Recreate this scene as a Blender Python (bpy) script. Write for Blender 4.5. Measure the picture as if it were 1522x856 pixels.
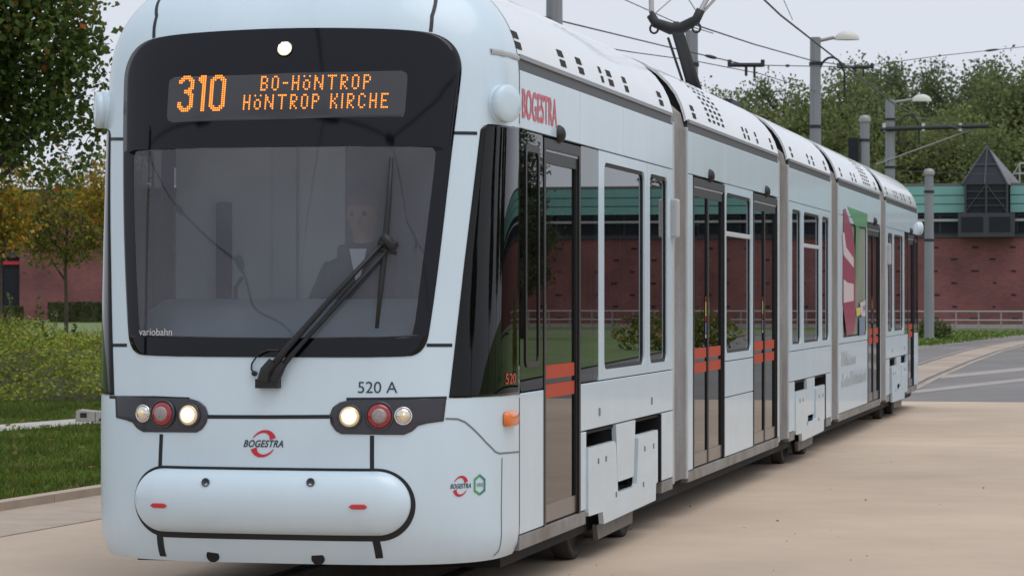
import bpy, bmesh, math, random
from mathutils import Vector, Matrix
R = math.radians
random.seed(7)
scene = bpy.context.scene
for o in list(bpy.data.objects): bpy.data.objects.remove(o)
col = scene.collection

# ------------------------------------------------------------------ camera
CAM = Vector((4.506, -14.0, 1.65)); FPX = 4150.0; CXP, CYP = 761.0, 428.0
YAW = math.atan(944/4150); PITCH = math.atan(13.5/4150)
cd = bpy.data.cameras.new('camera'); cam = bpy.data.objects.new('camera', cd); col.objects.link(cam)
cam.location = CAM; cam.rotation_euler = (R(90)+PITCH, 0, YAW)
cd.sensor_width = 36; cd.lens = 36*FPX/1522; cd.clip_end = 6000; cd.clip_start = .1
cd.dof.use_dof = True; cd.dof.focus_distance = 16.5; cd.dof.aperture_fstop = 11
scene.camera = cam
CR = cam.rotation_euler.to_matrix()

# ------------------------------------------------------------------ sky, sun, exposure
SUN_EL, SUN_AZ = R(68), R(105)      # azimuth clockwise from +Y
w = bpy.data.worlds.new('World'); scene.world = w; w.use_nodes = True
nt = w.node_tree; nt.nodes.clear()
out = nt.nodes.new('ShaderNodeOutputWorld'); bg = nt.nodes.new('ShaderNodeBackground')
sky = nt.nodes.new('ShaderNodeTexSky'); sky.sky_type = 'NISHITA'; sky.sun_disc = False
sky.sun_elevation = SUN_EL; sky.sun_rotation = SUN_AZ; sky.dust_density = 6; sky.air_density = 1.5
hs = nt.nodes.new('ShaderNodeHueSaturation'); hs.inputs['Saturation'].default_value = .25
mx = nt.nodes.new('ShaderNodeMix'); mx.data_type = 'RGBA'
mx.inputs['Factor'].default_value = .86
mx.inputs['B'].default_value = (7.35, 7.8, 8.7, 1)       # even cloud deck
nt.links.new(sky.outputs[0], hs.inputs['Color']); nt.links.new(hs.outputs[0], mx.inputs['A'])
nt.links.new(mx.outputs['Result'], bg.inputs[0]); bg.inputs[1].default_value = .1
nt.links.new(bg.outputs[0], out.inputs[0])
sl = bpy.data.lights.new('sun', 'SUN'); sun = bpy.data.objects.new('sun', sl); col.objects.link(sun)
sl.energy = 1.0; sl.angle = R(50); sl.color = (1, .97, .93)
sun.rotation_euler = (R(90)-SUN_EL, 0, R(180)-SUN_AZ)
vs = scene.view_settings; vs.view_transform = 'Standard'; vs.look = 'None'; vs.exposure = .12; vs.gamma = 1
scene.render.engine = 'CYCLES'
scene.cycles.max_bounces = 8; scene.cycles.transparent_max_bounces = 16

# ------------------------------------------------------------------ pixel <-> place
def ray(px, py):
    return (CR @ Vector(((px-CXP)/FPX, (CYP-py)/FPX, -1)))
def proj(p):
    v = CR.transposed() @ (Vector(p)-CAM)
    return (CXP-FPX*v.x/v.z, CYP+FPX*v.y/v.z)
def ground(px, py, z=0):
    d = ray(px, py); t = (z-CAM.z)/d.z; return CAM+d*t
def dep(px, py, t): return CAM+ray(px, py)*t          # t metres of depth along the view axis
def on_y(px, py, Y): d = ray(px, py); return CAM+d*((Y-CAM.y)/d.y)

# ------------------------------------------------------------------ materials
M = {}
def nodes(name):
    m = bpy.data.materials.new(name); m.use_nodes = True; M[name] = m
    return m, m.node_tree, m.node_tree.nodes['Principled BSDF']
def coords(t, scale):
    tc = t.nodes.new('ShaderNodeTexCoord'); mp = t.nodes.new('ShaderNodeMapping')
    mp.inputs['Scale'].default_value = scale if hasattr(scale, '__len__') else (scale,)*3
    t.links.new(tc.outputs['Object'], mp.inputs[0]); return mp
def pbr(name, c, rough=.5, metal=0, coat=0, var=0, vs_=3, vcol=None, bump=0, bs=40, emis=None, es=0, spec=.5, vs2=None):
    m, t, b = nodes(name)
    b.inputs['Base Color'].default_value = (*c, 1); b.inputs['Roughness'].default_value = rough
    b.inputs['Metallic'].default_value = metal; b.inputs['Coat Weight'].default_value = coat
    b.inputs['Coat Roughness'].default_value = .06; b.inputs['Specular IOR Level'].default_value = spec
    if var:
        mp = coords(t, vs_); n = t.nodes.new('ShaderNodeTexNoise'); n.inputs['Detail'].default_value = 6; n.inputs['Scale'].default_value = 1
        n.inputs['Roughness'].default_value = .62
        t.links.new(mp.outputs[0], n.inputs['Vector'])
        r = t.nodes.new('ShaderNodeValToRGB'); r.color_ramp.elements[0].position = .32; r.color_ramp.elements[1].position = .68
        c2 = vcol or tuple(x*(1-var) for x in c)
        r.color_ramp.elements[0].color = (*c2, 1); r.color_ramp.elements[1].color = (*c, 1)
        t.links.new(n.outputs['Fac'], r.inputs[0]); src = r.outputs[0]
        if vs2:
            mp2 = coords(t, vs2); n2 = t.nodes.new('ShaderNodeTexNoise'); n2.inputs['Scale'].default_value = 1; n2.inputs['Detail'].default_value = 5
            t.links.new(mp2.outputs[0], n2.inputs['Vector'])
            mr = t.nodes.new('ShaderNodeMapRange'); mr.inputs[1].default_value = .3; mr.inputs[2].default_value = .7; mr.inputs[3].default_value = .78; mr.inputs[4].default_value = 1.12
            t.links.new(n2.outputs['Fac'], mr.inputs[0])
            mm = t.nodes.new('ShaderNodeMix'); mm.data_type = 'RGBA'; mm.blend_type = 'MULTIPLY'; mm.inputs['Factor'].default_value = 1
            t.links.new(src, mm.inputs['A']); t.links.new(mr.outputs[0], mm.inputs['B']); src = mm.outputs['Result']
        t.links.new(src, b.inputs['Base Color'])
    if bump:
        mp = coords(t, bs); n = t.nodes.new('ShaderNodeTexNoise'); n.inputs['Scale'].default_value = 1; n.inputs['Detail'].default_value = 4
        t.links.new(mp.outputs[0], n.inputs['Vector'])
        bp = t.nodes.new('ShaderNodeBump'); bp.inputs['Strength'].default_value = bump; bp.inputs['Distance'].default_value = .02
        t.links.new(n.outputs['Fac'], bp.inputs['Height']); t.links.new(bp.outputs[0], b.inputs['Normal'])
    if emis:
        b.inputs['Emission Color'].default_value = (*emis, 1); b.inputs['Emission Strength'].default_value = es
    return m
def glass(name, tint, ior=1.5, rough=.0, refl=1.0):
    m = bpy.data.materials.new(name); m.use_nodes = True; M[name] = m; t = m.node_tree; t.nodes.clear()
    o = t.nodes.new('ShaderNodeOutputMaterial'); tr = t.nodes.new('ShaderNodeBsdfTransparent'); tr.inputs[0].default_value = (*tint, 1)
    g = t.nodes.new('ShaderNodeBsdfGlossy'); g.inputs['Roughness'].default_value = rough; g.inputs[0].default_value = (refl, refl, refl, 1)
    f = t.nodes.new('ShaderNodeFresnel'); f.inputs[0].default_value = ior
    x = t.nodes.new('ShaderNodeMixShader'); t.links.new(f.outputs[0], x.inputs[0]); t.links.new(tr.outputs[0], x.inputs[1]); t.links.new(g.outputs[0], x.inputs[2])
    t.links.new(x.outputs[0], o.inputs[0]); return m
def veiled_glass(name, tint, ior, film):  # pale diffuse veil painted over the glass as haze, to brighten it
    m = glass(name, tint, ior); t = m.node_tree; o = t.nodes['Material Output']; prev = o.inputs[0].links[0].from_socket
    d = t.nodes.new('ShaderNodeBsdfDiffuse'); d.inputs[0].default_value = (.60, .64, .77, 1)
    mp = coords(t, (3, 3, 1.4)); n = t.nodes.new('ShaderNodeTexNoise'); n.inputs['Scale'].default_value = 1; n.inputs['Detail'].default_value = 4; t.links.new(mp.outputs[0], n.inputs['Vector'])
    mr = t.nodes.new('ShaderNodeMapRange'); mr.inputs[1].default_value = .3; mr.inputs[2].default_value = .7; mr.inputs[3].default_value = film*.7; mr.inputs[4].default_value = film*1.3
    t.links.new(n.outputs['Fac'], mr.inputs[0]); x = t.nodes.new('ShaderNodeMixShader'); t.links.new(mr.outputs[0], x.inputs[0]); t.links.new(prev, x.inputs[1]); t.links.new(d.outputs[0], x.inputs[2]); t.links.new(x.outputs[0], o.inputs[0])
def leafmat(name, ramp, trans=.3, rough=.6):
    m, t, b = nodes(name)
    g = t.nodes.new('ShaderNodeNewGeometry'); r = t.nodes.new('ShaderNodeValToRGB'); cr = r.color_ramp
    while len(cr.elements) < len(ramp): cr.elements.new(.5)
    for e, (p, c) in zip(cr.elements, ramp): e.position = p; e.color = (*c, 1)
    t.links.new(g.outputs['Random Per Island'], r.inputs[0])
    mp = coords(t, .9); n = t.nodes.new('ShaderNodeTexNoise'); n.inputs['Scale'].default_value = 1; n.inputs['Detail'].default_value = 3
    t.links.new(mp.outputs[0], n.inputs['Vector'])
    mr = t.nodes.new('ShaderNodeMapRange'); mr.inputs[1].default_value = .3; mr.inputs[2].default_value = .7; mr.inputs[3].default_value = .6; mr.inputs[4].default_value = 1.3
    t.links.new(n.outputs['Fac'], mr.inputs[0])
    mm = t.nodes.new('ShaderNodeMix'); mm.data_type = 'RGBA'; mm.blend_type = 'MULTIPLY'; mm.inputs['Factor'].default_value = 1
    t.links.new(r.outputs[0], mm.inputs['A']); t.links.new(mr.outputs[0], mm.inputs['B'])
    t.links.new(mm.outputs['Result'], b.inputs['Base Color']); b.inputs['Roughness'].default_value = rough; b.inputs['Specular IOR Level'].default_value = .15
    tl = t.nodes.new('ShaderNodeBsdfTranslucent'); t.links.new(mm.outputs['Result'], tl.inputs[0])
    x = t.nodes.new('ShaderNodeMixShader'); x.inputs[0].default_value = trans
    o = t.nodes['Material Output']; t.links.new(b.outputs[0], x.inputs[1]); t.links.new(tl.outputs[0], x.inputs[2]); t.links.new(x.outputs[0], o.inputs[0])
    return m

PAINT = (.61, .74, .83)
pbr('paint', PAINT, .34, 0, .4, var=.07, vs_=(2.6, 2.6, .7), vs2=None)
pbr('paint_dusty', PAINT, .36, 0, .4, var=.12, vs_=(2, 2, 5), vcol=(.57, .66, .71))
pbr('roof_paint', (.76, .80, .835), .3, 0, .6, var=.05, vs_=2)
pbr('rubber', (.012, .013, .016), .55)
pbr('seam_black', (.006, .008, .012), .5)
pbr('seam_grey', (.16, .18, .19), .5)
pbr('frit', (.002, .0025, .006), .06, 0, 0, spec=.34)
pbr('display_panel', (.045, .047, .055), .12)
pbr('led', (.9, .3, .03), .5, emis=(1, .27, .03), es=1.5)
pbr('bezel', (.03, .03, .04), .22, coat=.3)
pbr('chrome', (.75, .72, .68), .12, 1)
pbr('lamp_warm', (1, .9, .7), .3, emis=(1, .80, .52), es=1.0)
pbr('lamp_rim', (.62, .50, .33), .2, .3, emis=(1, .72, .4), es=.22, coat=.8); pbr('lamp_top', (.9, .85, .7), .3, emis=(1, .86, .6), es=.5)
pbr('lamp_red', (.30, .012, .018), .2, coat=.8)
pbr('lamp_core', (.42, .36, .36), .35, 0, .5, var=.6, vs_=160)
pbr('amber', (.75, .17, .015), .25, coat=.6)
pbr('red_mark', (.55, .02, .03), .3, coat=.4)
pbr('logo_red', (.55, .02, .035), .4)
pbr('logo_black', (.03, .035, .05), .45)
pbr('number_red', (.45, .03, .02), .4, emis=(.6, .03, .02), es=.12)
pbr('text_red', (.62, .12, .15), .45)
pbr('text_white', (.62, .62, .64), .4)
pbr('green_a', (.06, .33, .12), .4); pbr('green_b', (.02, .22, .16), .4)
pbr('stripe_red', (.45, .045, .010), .45, spec=.25)
pbr('door_frame', (.020, .020, .022), .35, spec=.3)
pbr('door_low', (.115, .10, .09), .28, coat=.3, var=.15, vs_=6)
pbr('bellows', (.29, .295, .30), .62, var=.35, vs_=(2, 2, 1.2), vcol=(.18, .165, .15), bump=.2)
pbr('portal', (.46, .475, .485), .45, var=.2, vs_=3)
pbr('sill', (.26, .255, .25), .5, var=.4, vs_=4, vcol=(.15, .13, .11)); pbr('skid', (.16, .145, .13), .6, var=.4, vs_=5)
pbr('under', (.013, .012, .012), .85, var=.4, vs_=8)
pbr('steel', (.22, .19, .17), .45, .9, var=.4, vs_=9); pbr('wheel_shaded', (.03, .026, .024), .8)  # wheel colour near black, standing in for the shade under the body
pbr('gutter', (.035, .037, .04), .4); pbr('lip', (.22, .23, .24), .35)
pbr('interior', (.55, .57, .60), .6); pbr('interior_floor', (.10, .10, .11), .7)
pbr('interior_dark', (.05, .05, .06), .7); pbr('dash', (.40, .46, .50), .5)
pbr('seat_cloth', (.05, .07, .11), .85); pbr('grab_pole', (.6, .42, .08), .35, .3)
pbr('seat_grey', (.16, .17, .19), .7); pbr('partition', (.62, .66, .66), .45)
pbr('window_bar', (.68, .72, .75), .3, coat=.3)
veiled_glass('screen_glass', (.72, .76, .80), 1.46, .085)
glass('side_glass', (.16, .165, .17), 1.62)
glass('cab_glass', (.06, .055, .05), 1.4)
glass('door_glass', (.17, .165, .16), 1.62)
pbr('ad_crimson', (.33, .025, .085), .35, coat=.3); pbr('ad_green', (.10, .34, .13), .35, coat=.3)
pbr('ad_sage', (.30, .36, .27), .35, coat=.3, var=.25, vs_=3); pbr('ad_pale', (.60, .50, .53), .4)
pbr('ad_blue', (.17, .22, .36), .4); pbr('ad_yellow', (.62, .50, .12), .4); pbr('ad_grey', (.50, .54, .55), .4)
# people
pbr('skin', (.45, .27, .2), .5); pbr('hair', (.16, .12, .09), .7); pbr('jacket', (.02, .022, .03), .8); pbr('shirt', (.75, .76, .8), .6)
# setting
pbr('paving', (.57, .45, .345), .9, var=.13, vs_=1.1, vs2=.16, bump=.25, bs=60)
pbr('asphalt', (.19, .182, .178), .9, var=.12, vs_=2, vs2=.2, bump=.2, bs=60)
pbr('asphalt_joint', (.36, .32, .30), .9, var=.2, vs_=3)
pbr('track_slab', (.42, .34, .275), .9, var=.22, vs_=(1, 1, 1), vs2=.3)
pbr('kerb', (.42, .39, .36), .9, var=.2, vs_=4)
pbr('kerb_strip', (.44, .355, .285), .9, var=.2, vs_=3)
pbr('path', (.50, .47, .44), .9, var=.15, vs_=3)
pbr('grass_ground', (.075, .105, .022), .95, var=.45, vs_=1.2, vcol=(.10, .085, .03), vs2=5, spec=.1)
pbr('soil', (.07, .075, .03), .95, var=.4, vs_=2)
pbr('far_grass', (.14, .20, .06), .95, var=.3, vs_=.3)
pbr('concrete', (.40, .375, .34), .85, var=.25, vs_=6, bump=.3)
pbr('dark_hole', (.02, .02, .02), .9)
pbr('mast', (.27, .28, .30), .5, .1, var=.15, vs_=(3, 3, .7))
pbr('mast_dark', (.02, .02, .024), .6); pbr('wire', (.035, .035, .04), .5)
pbr('lamp_cover', (.62, .62, .56), .4)
pbr('green_panel', (.23, .48, .455), .5, var=.18, vs_=.5)
pbr('trim_dark', (.022, .025, .032), .7, spec=.2); pbr('trim_grey', (.065, .068, .078), .65, spec=.25); pbr('trim_light', (.42, .42, .43), .5)
pbr('slate', (.17, .165, .175), .6, var=.2, vs_=1)
pbr('bark', (.09, .07, .05), .9, var=.4, vs_=6)
pbr('galv', (.33, .31, .31), .5, .3)
glass('far_glass', (.10, .11, .13), 1.5)
def brickmat():
    m, t, b = nodes('brick')
    tc = t.nodes.new('ShaderNodeTexCoord'); sp = t.nodes.new('ShaderNodeSeparateXYZ'); cb = t.nodes.new('ShaderNodeCombineXYZ')
    t.links.new(tc.outputs['Object'], sp.inputs[0])
    ad = t.nodes.new('ShaderNodeMath'); ad.operation = 'ADD'; t.links.new(sp.outputs[0], ad.inputs[0]); t.links.new(sp.outputs[1], ad.inputs[1])
    t.links.new(ad.outputs[0], cb.inputs[0]); t.links.new(sp.outputs[2], cb.inputs[1])
    br = t.nodes.new('ShaderNodeTexBrick'); t.links.new(cb.outputs[0], br.inputs[0])
    br.inputs['Color1'].default_value = (.245, .072, .07, 1); br.inputs['Color2'].default_value = (.17, .058, .062, 1); br.inputs['Mortar'].default_value = (.22, .14, .135, 1)
    br.inputs['Scale'].default_value = 1; br.inputs['Brick Width'].default_value = .24; br.inputs['Row Height'].default_value = .075; br.inputs['Mortar Size'].default_value = .006
    mp = coords(t, .5); n = t.nodes.new('ShaderNodeTexNoise'); n.inputs['Scale'].default_value = 1; n.inputs['Detail'].default_value = 6
    t.links.new(mp.outputs[0], n.inputs['Vector'])
    mr = t.nodes.new('ShaderNodeMapRange'); mr.inputs[1].default_value = .3; mr.inputs[2].default_value = .7; mr.inputs[3].default_value = .75; mr.inputs[4].default_value = 1.25
    t.links.new(n.outputs['Fac'], mr.inputs[0])
    mm = t.nodes.new('ShaderNodeMix'); mm.data_type = 'RGBA'; mm.blend_type = 'MULTIPLY'; mm.inputs['Factor'].default_value = 1
    t.links.new(br.outputs[0], mm.inputs['A']); t.links.new(mr.outputs[0], mm.inputs['B']); t.links.new(mm.outputs['Result'], b.inputs['Base Color'])
    b.inputs['Roughness'].default_value = .85
brickmat()
leafmat('leaf_near', [(0, (.06, .105, .028)), (.5, (.10, .155, .036)), (.9, (.15, .20, .05)), (.97, (.18, .16, .03)), (.993, (.42, .13, .02))], .4)
leafmat('leaf_autumn', [(0, (.09, .125, .03)), (.55, (.16, .185, .04)), (.85, (.25, .22, .045)), (.95, (.42, .28, .03)), (.985, (.40, .10, .03))], .42)
leafmat('leaf_yellow', [(0, (.14, .16, .035)), (.4, (.24, .22, .04)), (.75, (.45, .33, .03)), (.95, (.48, .18, .03))], .4)
leafmat('leaf_far_a', [(0, (.11, .14, .065)), (.6, (.165, .20, .09)), (1, (.20, .23, .10))], .42)
leafmat('leaf_far_b', [(0, (.085, .11, .06)), (.6, (.13, .16, .082)), (1, (.16, .185, .09))], .42)
leafmat('leaf_far_c', [(0, (.14, .175, .07)), (.6, (.20, .235, .09)), (1, (.23, .255, .10))], .42)
leafmat('leaf_hedge', [(0, (.02, .04, .012)), (.7, (.05, .075, .02)), (1, (.11, .10, .03))], .2)
leafmat('leaf_cover', [(0, (.13, .19, .028)), (.55, (.235, .29, .045)), (.9, (.33, .34, .06)), (.97, (.38, .28, .04))], .3)
leafmat('leaf_bush', [(0, (.055, .085, .03)), (.7, (.11, .14, .05)), (1, (.17, .16, .06))], .25)
leafmat('grass_blade', [(0, (.055, .11, .010)), (.6, (.095, .155, .018)), (.88, (.15, .18, .035)), (1, (.22, .19, .07))], .25)
leafmat('straw', [(0, (.20, .20, .06)), (.6, (.30, .26, .11)), (1, (.24, .18, .06))], .3)

# ------------------------------------------------------------------ mesh helpers
class MB:
    def __init__(s): s.v = []; s.f = []; s.mi = []; s.cur = 0
    def quad(s, a, b, c, d):
        n = len(s.v); s.v += [tuple(a), tuple(b), tuple(c), tuple(d)]; s.f.append((n, n+1, n+2, n+3)); s.mi.append(s.cur)
    def tri(s, a, b, c):
        n = len(s.v); s.v += [tuple(a), tuple(b), tuple(c)]; s.f.append((n, n+1, n+2)); s.mi.append(s.cur)
    def face(s, pts):
        n = len(s.v); s.v += [tuple(p) for p in pts]; s.f.append(tuple(range(n, n+len(pts)))); s.mi.append(s.cur)
    def box(s, x0, x1, y0, y1, z0, z1):
        n = len(s.v)
        s.v += [(x0, y0, z0), (x1, y0, z0), (x1, y1, z0), (x0, y1, z0), (x0, y0, z1), (x1, y0, z1), (x1, y1, z1), (x0, y1, z1)]
        for f in ((0, 3, 2, 1), (4, 5, 6, 7), (0, 1, 5, 4), (1, 2, 6, 5), (2, 3, 7, 6), (3, 0, 4, 7)): s.f.append(tuple(n+i for i in f)); s.mi.append(s.cur)
    def tube(s, pts, r, n=8, cap=True):
        pts = [Vector(p) for p in pts]; rs = r if hasattr(r, '__len__') else [r]*len(pts)
        base = len(s.v); up = None
        for i, p in enumerate(pts):
            d = (pts[min(i+1, len(pts)-1)]-pts[max(i-1, 0)]).normalized()
            if up is None: up = Vector((0, 0, 1)) if abs(d.z) < .9 else Vector((1, 0, 0))
            a = d.cross(up).normalized(); b = a.cross(d).normalized(); up = b
            for k in range(n):
                t = 2*math.pi*k/n; s.v.append(tuple(p+a*math.cos(t)*rs[i]+b*math.sin(t)*rs[i]))
        for i in range(len(pts)-1):
            for k in range(n):
                k2 = (k+1) % n; s.f.append((base+i*n+k, base+i*n+k2, base+(i+1)*n+k2, base+(i+1)*n+k)); s.mi.append(s.cur)
        if cap:
            s.f.append(tuple(base+k for k in range(n))[::-1]); s.mi.append(s.cur)
            s.f.append(tuple(base+(len(pts)-1)*n+k for k in range(n))); s.mi.append(s.cur)
    def grid(s, rows):
        n = len(s.v); c = len(rows[0])
        for r in rows: s.v += [tuple(p) for p in r]
        for i in range(len(rows)-1):
            for j in range(c-1): s.f.append((n+i*c+j, n+i*c+j+1, n+(i+1)*c+j+1, n+(i+1)*c+j)); s.mi.append(s.cur)
    def lathe(s, o, ax, prof, n=24):
        o = Vector(o); ax = Vector(ax).normalized(); up = Vector((0, 0, 1)) if abs(ax.z) < .9 else Vector((1, 0, 0))
        a = ax.cross(up).normalized(); b = a.cross(ax)
        rows = [[o+ax*h+(a*math.cos(2*math.pi*k/n)+b*math.sin(2*math.pi*k/n))*max(r, 1e-5) for k in range(n+1)] for r, h in prof]
        s.grid(rows)
    def build(s, name, mat, parent=None, smooth=False, bevel=0, weld=False):
        me = bpy.data.meshes.new(name); me.from_pydata(s.v, [], s.f)
        mats = mat if isinstance(mat, (list, tuple)) else [mat]
        for m in mats: me.materials.append(M[m] if isinstance(m, str) else m)
        if len(mats) > 1: me.polygons.foreach_set('material_index', s.mi)
        if weld or bevel:
            bm = bmesh.new(); bm.from_mesh(me); bmesh.ops.remove_doubles(bm, verts=bm.verts, dist=1e-5)
            bmesh.ops.recalc_face_normals(bm, faces=bm.faces)
            if bevel: bmesh.ops.bevel(bm, geom=list(bm.edges), offset=bevel, segments=2, profile=.5, affect='EDGES')
            bm.to_mesh(me); bm.free()
        if smooth: me.polygons.foreach_set('use_smooth', [True]*len(me.polygons))
        me.update()
        o = bpy.data.objects.new(name, me); col.objects.link(o)
        if parent: o.parent = parent
        return o
def tag(o, label=None, cat=None, group=None, kind=None):
    if label: o['label'] = label
    if cat: o['category'] = cat
    if group: o['group'] = group
    if kind: o['kind'] = kind
    return o
def empty(name, loc=(0, 0, 0)):
    o = bpy.data.objects.new(name, None); col.objects.link(o); o.location = loc; o.empty_display_size = .2; return o
def copy_tree(o, parent=None):
    c = o.copy(); col.objects.link(c); c.parent = parent
    for ch in list(o.children): copy_tree(ch, c)
    return c
def text_mesh(body, shear=0, space=1.0, bold=0):
    cu = bpy.data.curves.new('t', 'FONT'); cu.body = body; cu.size = 1; cu.shear = shear; cu.space_character = space; cu.offset = bold
    ob = bpy.data.objects.new('t', cu); col.objects.link(ob)
    bpy.context.view_layer.update()
    me = bpy.data.meshes.new_from_object(ob.evaluated_get(bpy.context.evaluated_depsgraph_get()))
    vv = [v.co.copy() for v in me.vertices]; ff = [tuple(p.vertices) for p in me.polygons]
    bpy.data.objects.remove(ob); bpy.data.curves.remove(cu); bpy.data.meshes.remove(me)
    x0 = min(v.x for v in vv); x1 = max(v.x for v in vv); y0 = min(v.y for v in vv); y1 = max(v.y for v in vv)
    return [((v.x-x0)/(x1-x0), (v.y-y0)/(y1-y0)) for v in vv], ff
def clip(name, vv, ff, fn, mat, parent):
    mb = MB(); mb.v = [tuple(fn(u, v)) for u, v in vv]; mb.f = list(ff); mb.mi = [0]*len(ff)
    return mb.build(name, mat, parent)

# ================================================================== THE GROUND
def sheet(name, pts, z, mat, kind='structure'):
    mb = MB(); mb.face([(p[0], p[1], z) for p in pts]); o = mb.build(name, mat); tag(o, kind=kind); return o
def gxy(px, py): p = ground(px, py); return (p.x, p.y)
sheet('ground', [(-1500, -600), (1500, -600), (1500, 2500), (-1500, 2500)], -.03, 'far_grass')
kA, kB = Vector(gxy(-3, 760.5)), Vector(gxy(161, 734))
kd = (kB-kA).normalized()
K0 = kA-kd*40; K1 = kA+kd*24
far_y = gxy(1440, 597)[1]
sheet('pavement', [(K0.x, K0.y), (40, -60), (60, far_y), (K1.x, far_y), (K1.x, K1.y)], 0, 'paving')
# asphalt yard behind the slab, to the far kerb
g1 = gxy(1364, 521); g2 = gxy(1440, 509); g3 = gxy(1524, 502)
sheet('road', [(-9, far_y+.01), (60, far_y+.01), (60, g3[1]+14), (g3[0], g3[1]), (g2[0], g2[1]), (g1[0], g1[1]), (-16, g1[1]-12)], -.004, 'asphalt')
# kerb along the left lawn
kn = Vector((-kd.y, kd.x))
mb = MB()
for i in range(64):
    a = K0+kd*i*1.0; b = K0+kd*(i*1.0+.99)
    pts = [a, b, b+kn*.14, a+kn*.14]
    lo = [(p.x, p.y, -.02) for p in pts]; hi = [(p.x, p.y, .07) for p in pts]
    mb.quad(*hi)
    for k in range(4): mb.quad(lo[k], lo[(k+1) % 4], hi[(k+1) % 4], hi[k])
tag(mb.build('kerb', 'kerb_strip', weld=True), kind='structure')
# darker weathered strip along the kerb
sheet('gutter_strip', [tuple(K0), tuple(K1), tuple(K1-kn*1.15), tuple(K0-kn*.9)], .004, 'kerb_strip')
# left lawn and gravel path
L0 = K0+kn*.14; L1 = K1+kn*.14
sheet('lawn', [tuple(L0), tuple(L1), tuple(L1+kn*60+kd*10), tuple(L0+kn*60)], .045, 'grass_ground')
pa, pb = Vector(gxy(0, 647)), Vector(gxy(158, 634)); pd = (pb-pa).normalized(); pn = Vector((-pd.y, pd.x))
sheet('path', [tuple(pa-pd*15), tuple(pa+pd*25), tuple(pa+pd*25+pn*.95), tuple(pa-pd*15+pn*.95)], .052, 'path')
# tracks: grooved rails in the slab
def rail_line(name, pts, wdt=.055, z=.006):
    mb = MB(); mb2 = MB()
    for i in range(len(pts)-1):
        a, b = Vector(pts[i]), Vector(pts[i+1]); d = (b-a).normalized(); n = Vector((-d.y, d.x))
        for m_, o1, o2, zz in ((mb, -wdt/2, wdt/2, z), (mb2, wdt/2, wdt/2+.04, z-.001)):
            m_.quad((*(a+n*o1), zz), (*(b+n*o1), zz), (*(b+n*o2), zz), (*(a+n*o2), zz))
    r = mb.build(name, 'steel'); tag(r, kind='structure')
    g = mb2.build('rail_groove', 'dark_hole', r)
c_far = [(0, -40), (0, 20), (0, 27), (-.12, 34), (-.3, 44), (-.42, 58), (-.42, 72), (-.2, 84), (.5, 96), (2.2, 108), (4, 116)]
cl = [Vector(p) for p in c_far]
def offs(pl, d):
    o = []
    for i, p in enumerate(pl):
        t = (pl[min(i+1, len(pl)-1)]-pl[max(i-1, 0)]).normalized(); o.append(p+Vector((t.y, -t.x))*d)
    return o
slabs = MB(); a_ = offs(cl[2:], -.66); b_ = offs(cl[2:], .66)
for i in range(len(a_)-1): slabs.quad((*a_[i], .002), (*b_[i], .002), (*b_[i+1], .002), (*a_[i+1], .002))
tag(slabs.build('track_bed', 'track_slab'), kind='structure')
rail_line('rail', offs(cl, .5)); rail_line('rail', offs(cl, -.5))
# second track branching off on the yard (pale strips in the asphalt)
for k, (pA, pB, wd) in enumerate((((1363, 584), (1525, 566), .28), ((1405, 562), (1525, 550.5), .4))):
    a = ground(*pA); b = ground(*pB); d = (b-a).normalized(); n = Vector((-d.y, d.x, 0))
    b = b+d*30
    mb = MB(); mb.quad((a.x, a.y, .001), (b.x, b.y, .001), (b.x+n.x*wd*3, b.y+n.y*wd*3, .001), (a.x+n.x*wd*1.5, a.y+n.y*wd*1.5, .001))
    tag(mb.build('joint_strip', 'asphalt_joint'), kind='structure')
# far verge with a kerb in front of the depot
vz = .10
vg = [g1, g2, g3, (g3[0]+50, g3[1]+10), (g3[0]+70, 122.5), (-30, 122.5), (-30, g1[1]-14)]
sheet('verge', vg, vz, 'far_grass')
mb = MB()
for a, b in zip(([(-16, g1[1]-12)]+vg[:3]), vg[:4]):
    mb.quad((*a, -.01), (*b, -.01), (*b, vz+.02), (*a, vz+.02)); a2 = (a[0], a[1]+.35); b2 = (b[0], b[1]+.35)
    mb.quad((*a, vz+.02), (*b, vz+.02), (*b2, vz+.02), (*a2, vz+.02))
tag(mb.build('verge_kerb', 'kerb'), kind='structure')

# ================================================================== THE TRAM
T = 29.04; HW = 1.15; YS = .94
tram = empty('tram'); tag(tram, 'long white articulated low-floor tram with black windscreen and orange line display', 'tram')
P_EXP = 3.15
def interp(tab, z):
    if z <= tab[0][0]: return tab[0][1]
    for i in range(len(tab)-1):
        z0, v0 = tab[i]; z1, v1 = tab[i+1]
        if z <= z1:
            t = (z-z0)/(z1-z0)
            m0 = (tab[i+1][1]-tab[i-1][1])/(tab[i+1][0]-tab[i-1][0]) if i > 0 else (v1-v0)/(z1-z0)
            m1 = (tab[i+2][1]-v0)/(tab[i+2][0]-z0) if i+2 < len(tab) else (v1-v0)/(z1-z0)
            h = z1-z0
            return (2*t**3-3*t*t+1)*v0+(t**3-2*t*t+t)*h*m0+(-2*t**3+3*t*t)*v1+(t**3-t*t)*h*m1
    return tab[-1][1]
Y0T = [(.22, .13), (.30, .09), (.42, .05), (.6, .03), (.95, .03), (1.25, .05), (1.6, .08), (2.2, .15), (2.7, .245), (3.1, .365), (3.3, .50), (3.45, .70), (3.55, .93)]
def Wf(z):
    if z < .40: return HW-.10*(1-math.sqrt(max(0, 1-((.40-z)/.19)**2)))
    if z > 2.8: return HW*max(0, 1-((z-2.8)/.76)**2.5)**.4
    return HW
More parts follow.
